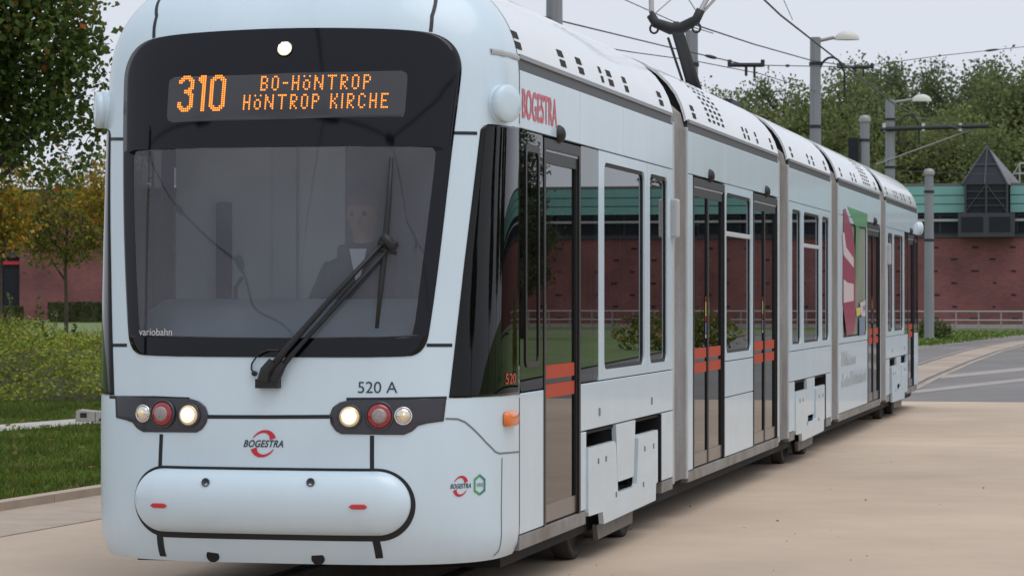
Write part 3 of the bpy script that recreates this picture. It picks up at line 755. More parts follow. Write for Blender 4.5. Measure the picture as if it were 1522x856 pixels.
    def bogie(s, y0):     # y0 = left edge of the cover
        sx = s.sx; t = lambda y: s.tf(y)
        a, b = s.rng(y0, y0+2.71)
        box_part('bogie_recess', sx*.88, sx*.93, a, b, .12, .83, 'under', tram)
        mb = MB(); mb.box(*sorted((sx*.93, sx*(HW-.02))), a, b, .805, .822); mb.box(*sorted((sx*.93, sx*(HW-.001))), *s.rng(y0+2.68, y0+2.718), .35, .822)
        mb.build('bogie_recess', 'under', tram)
        for wy in (y0+.45, y0+2.15):
            mb = MB(); mb.lathe((sx*.935, t(wy), .33), (sx, 0, 0), [(.33, -.06), (.33, .05), (.29, .06), (.27, .03), (.12, .03), (.10, .07), (0, .075)], 28); mb.build('wheel', 'wheel_shaded', tram, smooth=True)
        U = [(0, .725), (.86, .725), (.91, .70), (.98, .40), (1.0, .385), (1.64, .385), (1.67, .40), (1.73, .70), (1.76, .722), (2.48, .722), (2.49, .70), (2.49, .36), (2.42, .35), (2.40, .235), (.50, .22), (.46, .30), (.02, .305), (0, .33)]
        def extr(name, pts, xo, xi, mat):
            mb = MB(); n = len(pts); f = [(sx*xo, t(y0+y), z) for y, z in pts]; k = [(sx*xi, t(y0+y), z) for y, z in pts]
            mb.face(f); mb.face(k[::-1])
            for i in range(n): mb.quad(f[i], f[(i+1) % n], k[(i+1) % n], k[i])
            return mb.build(name, mat, tram, weld=True)
        cov = extr('bogie_cover', U, HW+.012, HW-.02, 'paint_dusty')
        extr('bogie_tongue', [(.975, .83-G), (1.675, .83-G), (1.62, .47), (1.59, .45), (1.06, .45), (1.03, .47)], HW, HW-.03, 'paint_dusty')
        extr('bogie_skid', [(.48, .215), (1.75, .225), (1.72, .13), (.52, .12)], HW-.03, HW-.06, 'skid')
        mb = MB()
        for yy, zz in ((.30, .61), (.55, .61), (1.95, .60), (2.3, .60), (1.9, .36), (.9, .36)): mb.box(*sorted((sx*(HW+.010), sx*(HW+.016))), *s.rng(y0+yy, y0+yy+.03), zz, zz+.035)
        mb.build('cover_bolt', 'seam_grey', cov)
def section_A(sd):
    sd.panel(.95, 1.57, .345, 1.125); sd.dark(.95, 1.57, matg='cab_glass')
    # small sliding vent window in the cab side glass
    a, b = sd.rng(1.08, 1.44); ring_part('vent_window', rrect(a, b, 1.26, 2.50, .05), rrect(a+.03, b-.03, 1.29, 2.46, .04), sd.sx, HW+.006, HW-.0, 'door_frame', tram)
    sd.door(1.57, 2.62); sd.dark(2.62, 3.20)
    sd.window(3.20, 4.955, 3.39, 4.85); sd.window(4.955, 6.02, 5.06, 5.78)
    sd.panel(2.63, 4.14, .83, 1.125); sd.panel(4.14, 6.02, .83, 1.125)
    sd.panel(2.63, 2.815, .345, .83, 'paint_dusty'); sd.panel(5.54, 6.02, .345, .83, 'paint_dusty')
    for y in (3.2, 5.1): sd.panel(y, y+.06, .90, .96, 'seam_grey', 'panel_lock', .004, .02)
    for a, b in ((.95, 2.61), (2.61, 4.05), (4.05, 6.02)): sd.panel(a, b, 2.575, 2.90, name='upper_panel')
    sd.backing(.95, 1.57, .3, 1.12); sd.backing(2.63, 6.0, .83, 1.12); sd.backing(.95, 6.0, 2.58, 2.95); sd.backing(5.54, 6, .3, .83)
    sd.sill(.95, 2.80); sd.sill(5.55, 6.02); sd.bogie(2.82)
def section_B(sd):
    sd.panel(6.72, 6.94, .345, 2.575); sd.door(6.94, 8.55, 2); sd.window(8.56, 10.25, 8.66, 10.12, bar=2.17); sd.door(10.26, 11.88, 2); sd.panel(11.88, 11.99, .345, 2.575)
    sd.panel(8.56, 10.25, .83, 1.125); sd.panel(8.56, 10.25, .345, .83, 'paint_dusty')
    for a, b in ((6.72, 8.59), (8.59, 10.25), (10.25, 11.99)): sd.panel(a, b, 2.575, 2.90, name='upper_panel')
    sd.backing(8.56, 10.25, .3, 1.12); sd.backing(6.72, 11.97, 2.58, 2.95); sd.sill(6.72, 11.98)
def section_C(sd):
    y0 = 12.77; y1 = 16.42
    sd.window(y0, 13.82, 13.0, 13.70); sd.window(13.82, 15.44, 13.95, 15.32, bar=2.17); sd.window(15.44, y1, 15.56, 16.22)
    sd.panel(y0, 14.55, .83, 1.125); sd.panel(14.55, y1, .83, 1.125)
    sd.panel(y0, 13.2, .345, .83, 'paint_dusty'); sd.panel(15.93, y1, .345, .83, 'paint_dusty')
    for a, b in ((y0, 14.5), (14.5, y1)): sd.panel(a, b, 2.575, 2.90, name='upper_panel')
    sd.backing(y0, y1, .83, 1.12); sd.backing(y0, y1, 2.58, 2.95); sd.sill(y0, 13.2); sd.sill(15.95, y1); sd.bogie(13.21)
def section_D(sd):
    y0, y1 = 17.2, 22.2
    sd.panel(y0, 20.48, .345, 1.125, 'paint'); sd.panel(y0, 17.55, 1.125, 2.575); sd.panel(22.12, y1, .345, 2.575)
    sd.window(17.55, 20.48, 17.62, 20.42, film=None if sd.sx < 0 else 'ad_sage'); sd.door(20.5, 22.12, 2)
    for a, b in ((y0, 20.48), (20.48, y1)): sd.panel(a, b, 2.575, 2.90, name='upper_panel')
    sd.backing(y0, 20.48, .3, 1.12); sd.backing(y0, y1, 2.58, 2.95); sd.sill(y0, y1)
ident = lambda y: y
mirr = lambda y: T-y
for sx in (1, -1):
    section_A(Side(sx, ident)); section_B(Side(sx, ident)); section_C(Side(sx, ident)); section_D(Side(sx, ident)); section_A(Side(sx, mirr))
SECT = [(YS, 6.02), (6.72, 11.99), (12.77, 16.42), (17.2, 22.2), (T-6.02, T-YS)]
# side lettering
vv, ff = text_mesh('BOGESTRA', 0, 1.06, .022); clip('lettering', vv, ff, lambda u, v: (HW+.003, 1.0+.93*u, 2.635+.165*v), 'text_red', tram)
# small grey radio box on the side pillars
for y in (5.92, 23.1): box_part('side_camera', HW-.01, HW+.05, y, y+.12, 2.08, 2.36, 'portal', tram, .015)
# advertisement on the fourth section
AX = HW+.003
def decal(pts, mat, x=AX, par=None):
    mb = MB(); mb.face([(x, *p) for p in pts]); return mb.build('advert_print', mat, tram)
def sp(px, py): d = ray(px, py); t = (HW-CAM.x)/d.x; p = CAM+d*t; return (p.y, p.z)
decal([sp(1259, 307), sp(1289, 318), sp(1289, 338), sp(1271, 336)], 'ad_green')
decal([sp(1253, 312), sp(1256, 310), sp(1266, 340), sp(1270, 370), sp(1271, 480), sp(1269, 495), sp(1258, 499), sp(1252, 450)], 'ad_crimson', AX+.002)
decal([sp(1251, 347), sp(1254, 345), sp(1257, 368), sp(1268, 384), sp(1268, 398), sp(1253, 379)], 'ad_pale', AX+.004)
decal([sp(1253, 415), sp(1259, 420), sp(1268, 422), sp(1268, 447), sp(1253, 450)], 'ad_pale', AX+.004)
decal([sp(1272, 337), sp(1276, 337), sp(1274, 420), sp(1271, 400)], 'ad_green', AX)
decal([sp(1272, 458), sp(1279, 456), sp(1279, 468), sp(1273, 470)], 'ad_yellow'); decal([sp(1277, 472), sp(1284, 470), sp(1284, 498), sp(1277, 499)], 'ad_blue')
decal([sp(1278, 450), sp(1286, 446), sp(1286, 470), sp(1280, 470)], 'ad_pale'); decal([sp(1282, 455), sp(1286, 453), sp(1286, 460), sp(1283, 462)], 'ad_blue', AX+.002)
rs = random.Random(5)
mb = MB()
for rowy, x0, x1, hh in ((545, 1251, 1272, 11), (577, 1251, 1288, 14)):
    y0_, z0_ = sp(x0, rowy-(x0-1251)*.33); y1_, _ = sp(x1, rowy); y = y0_
    while y < y1_:
        h = rs.choice((.09, .12, .17)); mb.quad(*[(AX, yy, zz) for yy, zz in ((y, z0_), (y+.05, z0_), (y+.05, z0_+h), (y, z0_+h))])
        if rs.random() < .6: mb.quad(*[(AX, yy, zz) for yy, zz in ((y+.05, z0_+h*.8), (y+.10, z0_+h*.8), (y+.10, z0_+h*.8+.03), (y+.05, z0_+h*.8+.03))])
        y += rs.choice((.11, .13, .16))
tag(mb.build('advert_print', 'ad_grey', tram), kind='stuff')

# bellows with folds, portal frames and the gap in the roof
for (a0, a1), (b0, b1) in zip(SECT[:-1], SECT[1:]):
    y0, y1 = a1, b0; mb = MB(); n = 6; rows = []
    prof = lambda x: [(x, .30), (x, 1.0), (x, 2.0), (x, 2.90), (x-.03, 3.02), (x-.14, 3.12), (x-.4, 3.2), (0, 3.22)]
    for k in range(2*n+1):
        y = y0+.06+(y1-y0-.12)*k/(2*n); x = HW-.012 if k % 2 else HW-.055
        pr = prof(x); rows.append([(px_, y, pz) for px_, pz in pr]+[(-px_, y, pz) for px_, pz in pr[::-1][1:]])
    mb.grid(rows); mb.build('bellows', 'bellows', tram)
    for ya, yb in ((y0, y0+.075), (y1-.075, y1)):
        mb = MB()
        for sx in (1, -1):
            x0, x1 = sorted((sx*(HW-.06), sx*HW)); mb.box(x0, x1, ya+.002, yb, .29, 2.92)
        mb.build('portal_frame', 'portal', tram, bevel=.008)
# roof fairings
RZ = [2.975, 3.03, 3.10, 3.18, 3.26, 3.34, 3.41, 3.47, 3.515, 3.54, 3.553]
def roof_prof(g=0): return [(Wf(z)+g, z) for z in RZ]+[(0, 3.56)]
def roof_pt(y, z, off=0):
    e = .004; d = Vector((Wf(z+e)-Wf(z-e), 0, 2*e)); n = Vector((d.z, 0, -d.x)).normalized(); return Vector((Wf(z), y, z))+n*off, n, d.normalized()
slot = {}
def vent(parent, y, z, ln=.16, hz=.022):
    p, n, d = roof_pt(y, z, .002); key = (ln, hz)
    mb = MB(); mb.face([(0, -ln/2, -hz), (0, ln/2, -hz), (0, ln/2, hz), (0, -ln/2, hz)])
    if key not in slot:
        o = mb.build('vent_slot', 'dark_hole', parent); slot[key] = o
    else: o = slot[key].copy(); col.objects.link(o); o.parent = parent
    m3 = Matrix((n, Vector((0, 1, 0)), d)).transposed(); o.matrix_local = Matrix.Translation(p) @ m3.to_4x4()
VENTS = [[(1.01, 1), (2.23, 1), (2.78, 1), (3.46, .5), (3.76, 1), (4.31, .8), (5.67, 1)], [(7.15, 1), (9.9, .6), (10.15, .6), (10.7, .6), (11.7, .7)], [(13.2, .8), (14.6, .7), (15.0, .7), (16.1, .8)], [(17.7, .8), (18.9, .6), (19.3, .7), (21.8, .8)], [(23.4, .8), (24.6, .6), (25.0, .6), (25.7, .7), (26.2, .7), (27.2, .8)]]
for i, (y0, y1) in enumerate(SECT):
    ya, yb = y0+(.0 if i == 0 else .04), y1-(.0 if i == 4 else .04); mb = MB()
    if i > 0: ya -= .06
    if i < 4: yb += .12
    pr = roof_prof(); full = pr+[(-x, z) for x, z in pr[::-1][1:]]; ny = 8
    sc = lambda k: 1
    mb.grid([[(x, ya+(yb-ya)*k/ny, z) for x, z in full] for k in range(ny+1)])
    inn = [(x*.985, z-.012) for x, z in full]
    for yy in (ya, yb):
        mb.grid([[(x, yy, z) for x, z in full], [(x, yy, z) for x, z in inn]])
    rf = mb.build('roof_fairing', 'roof_paint', tram, smooth=False)
    for p_ in rf.data.polygons: p_.use_smooth = True
    mb = MB(); mb.grid([[(x*.984, y, z-.013) for x, z in full] for y in (ya+.03, yb-.03)]); mb.face([(x*.984, ya+.03, z-.013) for x, z in full]); mb.face([(x*.984, yb-.03, z-.013) for x, z in full]); mb.build('roof_lining', 'under', rf)
    for sx in (1, -1):
        a, b = (y0-.2 if i == 0 else y0+.02), (y1+.2 if i == 4 else y1-.02)
        if i == 0: a = .62
        if i == 4: b = T-.62
        a = max(a, y0); b = min(b, y1)
        mb = MB(); mb.box(*sorted((sx*(HW-.05), sx*(HW-.012))), a, b, 2.90, 2.975); mb.build('gutter', 'gutter', tram)
        mb = MB(); mb.box(*sorted((sx*(HW-.03), sx*(HW+.004))), a, b, 2.958, 2.982); mb.build('gutter_lip', 'lip', tram)
    for y, l in VENTS[i]:
        for z in (3.035, 3.095): vent(rf, y, z, .16*l)
    if i in (1, 3):
        c0 = 7.95 if i == 1 else 20.3
        for r_ in range(8):
            for q in range(4): vent(rf, c0+q*.24+r_*.02, 3.05+r_*.047, .12, .013)
# gutter end scoop wrapping on to the nose
a, z = uv(746, 82)
mb = MB(); A = []; B = []; C_ = []
pts = [(1.02, 2.955), (1.15, 2.952), (1.35, 2.95), (1.568, 2.95)]
mb.grid([[S(a, z_+.028, .003) for a, z_ in pts], [S(a, z_+.012, .014) for a, z_ in pts], [S(a, z_-.005, .006) for a, z_ in pts]]); mb.build('gutter_lip', 'portal', nose, smooth=True)
# floors, ceilings, interior
mb = MB()
for (y0, y1) in SECT: mb.box(-1.08, 1.08, y0+.002, y1-.002, .29, .36); 
mb.build('floor_pan', 'interior_floor', tram)
mb = MB()
for (y0, y1) in SECT: mb.box(-1.06, 1.06, y0+.01, y1-.01, 2.62, 2.66)
mb.build('ceiling_lining', 'interior', tram)
mb = MB()
for (a0, a1), (b0, b1) in zip(SECT[:-1], SECT[1:]): mb.box(-1.0, 1.0, a1-.01, b0+.01, .27, .33)
mb.build('floor_pan', 'interior_floor', tram)
box_part('underframe', -1.05, 1.05, .9, T-.9, .17, .285, 'under', tram)
# cab: dash, bulkhead, seat
mb = MB(); mb.grid([[(x, y+.08*abs(x)**2, z) for x in (-.86, -.6, -.3, 0, .3, .6, .86)] for y, z in ((.20, 1.28), (.24, 1.40), (.50, 1.57), (.76, 1.64), (.86, 1.60), (.88, .95))]); mb.build('dashboard', 'dash', tram, smooth=True)
box_part('cab_bulkhead', -1.05, -.02, 1.54, 1.565, .36, 2.6, 'partition', tram); box_part('cab_bulkhead', -.02, .62, 1.56, 1.58, .36, 2.6, 'seat_grey', tram)
box_part('cab_bulkhead', .62, 1.05, 1.54, 1.565, .36, 2.6, 'interior', tram)
box_part('cab_pillar', -.45, -.30, 1.49, 1.53, .9, 2.55, 'interior', tram, .01); box_part('cab_pillar', -.78, -.70, 1.46, 1.53, .9, 2.2, 'interior_dark', tram, .01)
box_part('cab_floor', -.8, .8, .45, 1.6, .75, .80, 'interior_floor', tram)
mb = MB(); mb.tube([(-.42, .75, 1.44), (-.43, .78, 1.70), (-.40, .80, 1.76)], .012, 8); mb.build('microphone', 'rubber', tram)
mb = MB(); mb.lathe((-.25, .62, 1.47), (0, -.4, 1), [(.05, 0), (.05, .03), (0, .04)], 12); mb.build('controller', 'lamp_red', tram)
st = MB(); st.box(.0, .46, 1.28, 1.38, 1.2, 1.95); st.box(.0, .46, .95, 1.38, 1.13, 1.25); st.box(.15, .31, 1.1, 1.25, .8, 1.13); st.build('driver_seat', 'seat_cloth', tram, bevel=.03)
# passenger seats and grab poles
seat = MB(); seat.box(-.21, .21, -.22, .2, .78, .86); seat.box(-.21, .21, .14, .22, .86, 1.45); seat.box(-.12, .12, -.1, .12, .36, .78)
seat0 = None
for y in (3.4, 4.2, 5.0, 5.6, 9.0, 9.6, 13.3, 14.1, 14.9, 15.7, 18.2, 19.0, 24.0, 24.9):
    for x in (-.78, -.32, .78):
        if seat0 is None: seat0 = seat.build('passenger_seat', 'seat_cloth', tram, bevel=.02); o = seat0
        else: o = seat0.copy(); col.objects.link(o); o.parent = tram
        o.location = (x, y, 0)
pole0 = None
for y in (2.9, 6.85, 8.6, 10.2, 12.9, 16.3, 20.4, 23.3):
    for x in (.55, -.55):
        if pole0 is None: mb = MB(); mb.tube([(0, 0, .36), (0, 0, 2.62)], .018, 8); pole0 = mb.build('grab_pole', 'grab_pole', tram); o = pole0
        else: o = pole0.copy(); col.objects.link(o); o.parent = tram
        o.location = (x, y, 0)
# rear nose: the same shell turned about
for src in (nose, surround, screen):
    o = src.copy(); col.objects.link(o); o.parent = tram; o.location = (0, T, 0); o.rotation_euler = (0, 0, math.pi)
for src in [c for c in tram.children if c.name.startswith(('cab_side_glass', 'nose_floor', 'camera_pod', 'headlamp_housing', 'bumper')) and c.location.y == 0]:
    o = src.copy(); col.objects.link(o); o.parent = tram; o.location = (0, T, 0); o.rotation_euler = (0, 0, math.pi)
# pantograph
pt = MB(); pt.tube([(0, 14.35, 3.72), (0, 13.06, 4.30)], [.075, .06], 10); pt.box(-.4, .4, 14.1, 14.7, 3.54, 3.66); pt.tube([(-.07, 14.3, 3.66), (-.10, 13.2, 4.2)], .014, 6)
panto = pt.build('pantograph', 'mast_dark', tram)
mb = MB(); mb.tube([(-.25, 13.05, 4.42), (-.20, 13.05, 4.34), (-.05, 13.05, 4.28), (.05, 13.05, 4.28), (.20, 13.05, 4.36), (.25, 13.05, 4.46)], [.045, .05, .06, .06, .05, .045], 8)
mb.build('pantograph_elbow', 'mast_dark', panto, smooth=True)
for sx in (-1, 1):
    mb = MB(); mb.tube([(sx*.21+.04*math.cos(t), 13.02, 4.28+.045*math.sin(t)) for t in [2*math.pi*k/14 for k in range(15)]], .012, 6); mb.build('pantograph_cable', 'mast_dark', panto)
    mb = MB(); mb.tube([(sx*.24, 13.05, 4.44), (sx*.50, 14.4, 5.42)], .026, 8); mb.build('pantograph_arm', 'galv', panto)
mb = MB(); mb.tube([(.22, 13.05, 4.38), (.75, 14.35, 5.30)], .014, 6); mb.tube([(-.22, 13.05, 4.42), (.3, 14.0, 5.1)], .007, 5); mb.tube([(.22, 13.05, 4.42), (-.3, 14.0, 5.1)], .007, 5); mb.build('pantograph_arm', 'galv', panto)
for y in (14.2, 14.6):
    mb = MB(); mb.tube([(-.85, y, 5.28), (-.6, y, 5.46), (.6, y, 5.46), (.85, y, 5.28)], .025, 8); mb.build('contact_strip', 'mast_dark', panto)

# driver
def skin_body(name, chain, edges, mat, parent=None, root=0):
    me = bpy.data.meshes.new(name); me.from_pydata([c[:3] for c in chain], edges, []); o = bpy.data.objects.new(name, me); col.objects.link(o)
    sk = o.modifiers.new('s', 'SKIN'); su = o.modifiers.new('u', 'SUBSURF'); su.levels = su.render_levels = 2
    for i, c in enumerate(chain): me.skin_vertices[0].data[i].radius = (c[3], c[4] if len(c) > 4 else c[3]); me.skin_vertices[0].data[i].use_root = i == root
    bpy.context.view_layer.update()
    m2 = bpy.data.meshes.new_from_object(o.evaluated_get(bpy.context.evaluated_depsgraph_get())); o.modifiers.clear(); o.data = m2
    for m_ in mat: m2.materials.append(M[m_])
    m2.polygons.foreach_set('use_smooth', [True]*len(m2.polygons)); return o
dx, dy = .20, 1.12
ch = [(dx, dy+.05, 1.27, .17, .13), (dx, dy+.08, 1.5, .16, .12), (dx, dy+.08, 1.76, .18, .11), (dx, dy+.06, 1.90, .07, .06), (dx, dy+.04, 1.98, .055), (dx, dy+.02, 2.09, .085, .10), (dx, dy+.02, 2.20, .075, .09),
      (dx+.20, dy+.07, 1.80, .065), (dx+.28, dy-.06, 1.56, .05), (dx+.22, dy-.30, 1.50, .038), (dx+.20, dy-.38, 1.50, .03),
      (dx-.20, dy+.07, 1.80, .065), (dx-.28, dy-.06, 1.56, .05), (dx-.24, dy-.30, 1.50, .038), (dx-.22, dy-.38, 1.50, .03),
      (dx+.12, dy-.1, 1.27, .09), (dx+.14, dy-.42, 1.26, .065), (dx+.14, dy-.42, .86, .045), (dx-.12, dy-.1, 1.27, .09), (dx-.14, dy-.42, 1.26, .065), (dx-.14, dy-.42, .86, .045)]
ED = []
def limb(parent, pts):
    for q in pts: ch.append(q); ED.append((parent, len(ch)-1)); parent = len(ch)-1
limb(5, [(dx, dy-.085, 2.09, .022), (dx, dy-.115, 2.065, .013)])                       # nose
for s_ in (1, -1): limb(5, [(dx+s_*.085, dy+.03, 2.10, .02, .012)])                     # ears
for w_, s_ in ((10, 1), (14, -1)):
    bx0, by0, bz0_ = ch[w_][:3]
    for k_, (fx, ln) in enumerate(((-.03, .07), (-.01, .08), (.01, .075), (.03, .06))):
        limb(w_, [(bx0+fx, by0-.06, bz0_-.004, .010), (bx0+fx*1.1, by0-.06-ln*.6, bz0_-.012, .0085), (bx0+fx*1.1, by0-.06-ln, bz0_-.035, .0075)])
    limb(w_, [(bx0-s_*.045, by0-.025, bz0_, .011), (bx0-s_*.06, by0-.06, bz0_-.01, .009)])
drv = skin_body('person', ch, ED+[(0, 1), (1, 2), (2, 3), (3, 4), (4, 5), (5, 6), (2, 7), (7, 8), (8, 9), (9, 10), (2, 11), (11, 12), (12, 13), (13, 14), (0, 15), (15, 16), (16, 17), (0, 18), (18, 19), (19, 20)], ['jacket', 'skin'])
for p_ in drv.data.polygons:
    c = p_.center
    if c.z > 1.95 or c.y < dy-.31 and c.z > 1.40: p_.material_index = 1
tag(drv, 'driver in dark jacket and white collar seated behind the tram windscreen', 'person')
mb = MB(); mb.quad((dx-.05, dy-.075, 1.92), (dx+.05, dy-.075, 1.92), (dx+.012, dy-.085, 1.74), (dx-.012, dy-.085, 1.74)); mb.build('shirt', 'shirt', drv)
for s_ in (1, -1): mb = MB(); mb.lathe((dx+s_*.034, dy-.072, 2.115), (0, -1, 0), [(.014, 0), (.011, .008), (0, .011)], 10); mb.build('eye', 'logo_black', drv, smooth=True)
mb = MB(); mb.box(dx-.026, dx+.026, dy-.085, dy-.06, 2.022, 2.030); mb.build('mouth', 'lamp_red', drv)
mb = MB(); mb.lathe((dx, dy+.045, 2.17), (0, .25, 1), [(.088, -.07), (.10, -.02), (.098, .05), (.075, .10), (.03, .125), (0, .128)], 18); mb.build('hair', 'hair', drv, smooth=True)

# ================================================================== DEPOT BUILDING (right, behind)
BY = 124.0
def bx_(px, Y=BY): return on_y(px, 440, Y).x
def bz_(py, Y=BY): return on_y(1440, py, Y).z
dep_b = empty('depot_building', (0, BY, 0)); tag(dep_b, 'red brick tram depot with teal panel band and glazed pyramid bay', 'building')
def pb(name, x0, x1, y0, y1, z0, z1, mat, parent=dep_b, bevel=0):
    o = box_part(name, x0, x1, y0-BY, y1-BY, z0, z1, mat, parent, bevel); return o
XL, XR = -26.0, 95.0
zb1 = bz_(353); zw1 = bz_(317.5); zg1 = bz_(275.5)
wall = pb('wall', XL, XR, BY, BY+14, .0, zb1, 'brick')
pb('coping', XL-.1, XR+.1, BY-.08, BY+.5, zb1+.004, zb1+.14, 'trim_grey')
pb('plinth', XL, XR, BY-.06, BY-.003, .1, .32, 'kerb')
pb('wall', XL, XR, BY+.35, BY+14, zb1+.003, zw1+.02, 'trim_dark')
bayL, bayR = bx_(1436), bx_(1499)
pw = (bayR-bayL)
# window band: posts, panes, rail
x = XL+.3; k = 0
while x < XR-2.5:
    f = pb('window', x, x+2.2, BY+.22, BY+.30, zb1+.16, zw1-.02, 'trim_grey')
    for a, b in ((x+.06, x+1.07), (x+1.13, x+2.14)):
        mb = MB(); mb.quad((a, .215, zb1+.22), (b, .215, zb1+.22), (b, .215, zw1-.08), (a, .215, zw1-.08)); mb.build('pane', 'trim_dark', f)
    x += 2.4; k += 1
pb('rail', XL, XR, BY-.02, BY+.03, bz_(329.0), bz_(325.5), 'trim_light')
mbp = MB()
# teal boards in three rows
rows_z = [bz_(316.5), bz_(303.3), bz_(290.3), bz_(276.0)]
g0 = None
for i in range(3):
    x = XL
    while x < XR:
        x2 = min(x+6.0, XR)
        segs = [(x, x2)]
        if x < bayR and x2 > bayL: segs = [(x, bayL), (bayR, x2)]
        for a, b in segs:
            if b-a > .15: pb('panel', a+.01, b-.01, BY+.05-.012*i, BY+.15, rows_z[i]+.02, rows_z[i+1]-.02, 'green_panel')
        x = x2
pb('panel_backing', XL, XR, BY+.15, BY+14, zw1+.025, zg1-.03, 'trim_dark')
pb('roof', XL-.2, XR+.2, BY+.02, BY+14.2, zg1-.02, zg1+.1, 'slate')
# glazed pyramid bay
bl, br_ = bayL, bayR; bw = br_-bl; bc = (bl+br_)/2
bay = pb('bay', bl, br_, BY-.9, BY+.3, zw1, zg1, 'trim_dark')
pb('bay_base', bx_(1426), bx_(1509), BY-1.0, BY+.2, zb1+.005, zw1-.004, 'trim_grey', dep_b)
for a, b in ((1431, 1463), (1472, 1503)):
    o = box_part('pane', bx_(a), bx_(b), -1.03, -1.003, zb1+.25, zw1-.2, 'trim_dark', bay)
ap = Vector((bx_(1466), .9, bz_(216)))
qs = [Vector((bl-.15, -.95, zg1)), Vector((br_+.0, -.95, zg1)), Vector((br_+.6, 3.0, zg1)), Vector((bl-.15, 3.0, zg1))]
mb = MB(); mb.cur = 0; mb.tri(qs[0], qs[1], ap); mb.tri(qs[3], qs[0], ap); mb.cur = 1; mb.tri(qs[1], qs[2], ap); mb.tri(qs[2], qs[3], ap)  # right and rear faces paler, the lit side put into the colour
mb.build('bay_roof', ['trim_dark', 'slate'], dep_b)
mb = MB()
for a, b in ((qs[0], ap), (qs[1], ap), (qs[0]*.5+qs[1]*.5, ap), (qs[0]*.5+ap*.5, qs[1]*.5+ap*.5)): mb.tube([a+Vector((0, -.03, 0)), b+Vector((0, -.03, 0))], .05, 6)
mb.tube([ap, ap+Vector((0, 0, .5))], .04, 6)
for xx in (bl+.02, bc, br_-.02): mb.tube([(xx, -.95, zw1), (xx, -.95, zg1)], .06, 6)
for k in range(1, 4): mb.tube([(bl, -.95, zw1+(zg1-zw1)*k/4), (br_, -.95, zw1+(zg1-zw1)*k/4)], .025, 6)
mb.tube([(bl, -.95, zw1), (bc, -.95, zg1)], .03, 6); mb.tube([(bc, -.95, zg1), (br_, -.95, zw1)], .03, 6)
mb.build('bay_truss', 'trim_grey', dep_b)
# roof ladder rail at the right
mb = MB(); xa = bx_(1507); zr = bz_(243)
mb.tube([(xa-.35, .6, zg1), (xa+.25, .6, zr), (xa+6, .6, zr)], .045, 6)
for q in (.25, 1.6, 3.2, 4.8): mb.tube([(xa+q, .6, zg1), (xa+q, .6, zr)], .04, 6)
mb.tube([(xa, .6, zr-.5), (xa+6, .6, zr-.5)], .04, 6); mb.build('roof_railing', 'trim_light', dep_b)
# putlog marks: dark half bricks in the wall
mb = MB(); rr = random.Random(3)
for r_ in range(7):
    z = .55+r_*.58; off = .0 if r_ % 2 else .95
    x = -20+off
    while x < 60:
        if rr.random() < .85: mb.box(x+rr.uniform(-.1, .1), x+.24+rr.uniform(-.05, .12), -.012, .02, z, z+.09)
        x += 1.9
o = mb.build('wall_mark', 'trim_dark', wall); tag(o, kind='stuff')
o.location = (0, 0, 0)
# railing in front of the depot
RY = 117.0; rx0, rx1 = -16.0, 45.0
rl = empty('railing', (0, RY, 0)); tag(rl, 'grey two-bar tubular railing in front of the brick depot', 'railing')
zt_, zm_ = on_y(1450, 463, RY).z, on_y(1450, 476, RY).z
for z in (zt_, zm_): mb = MB(); mb.tube([(rx0, 0, z), (rx1, 0, z)], .045, 6); mb.build('bar', 'galv', rl)
post0 = None; step = on_y(1488, 440, RY).x-on_y(1454.5, 440, RY).x; x = on_y(1421, 440, RY).x-step*8
while x < rx1:
    if post0 is None: mb = MB(); mb.tube([(0, 0, .05), (0, 0, zt_)], .04, 6); post0 = mb.build('post', 'galv', rl); o = post0
    else: o = post0.copy(); col.objects.link(o); o.parent = rl
    o.location = (x, 0, 0); x += step

# brick house behind the lawn on the left
HY = on_y(90, 470, 178).y
lb = empty('brick_building', (0, HY, 0)); tag(lb, 'low red brick building with dark window strip beyond the lawn hedges', 'building')
def lx(px): return on_y(px, 440, HY).x
def lz(py): return on_y(90, py, HY).z
def pl_(name, x0, x1, y0, y1, z0, z1, mat, parent=lb): return box_part(name, x0, x1, y0, y1, z0, z1, mat, parent)
pl_('wall', lx(29), lx(620), 0, 10, 0, lz(288), 'brick')
pl_('wall', lx(-140), lx(29)-.01, .6, 10, 0, lz(288), 'trim_dark')
pl_('roof', lx(-142), lx(622), -.3, 10.3, lz(288)+.01, lz(281), 'trim_dark')
for z0, z1 in ((345, 338), (382, 376)): pl_('rail', lx(-140), lx(29)-.01, .4, .59, lz(z0), lz(z1), 'trim_grey')
pl_('band', lx(-140), lx(29)-.01, .45, .59, lz(393), lz(388), 'logo_red')
for i in range(6):
    a = lx(-140)+i*(lx(29)-lx(-140))/6; pl_('window', a+.08, a+(lx(29)-lx(-140))/6-.08, .5, .58, .3, lz(400), 'trim_dark')
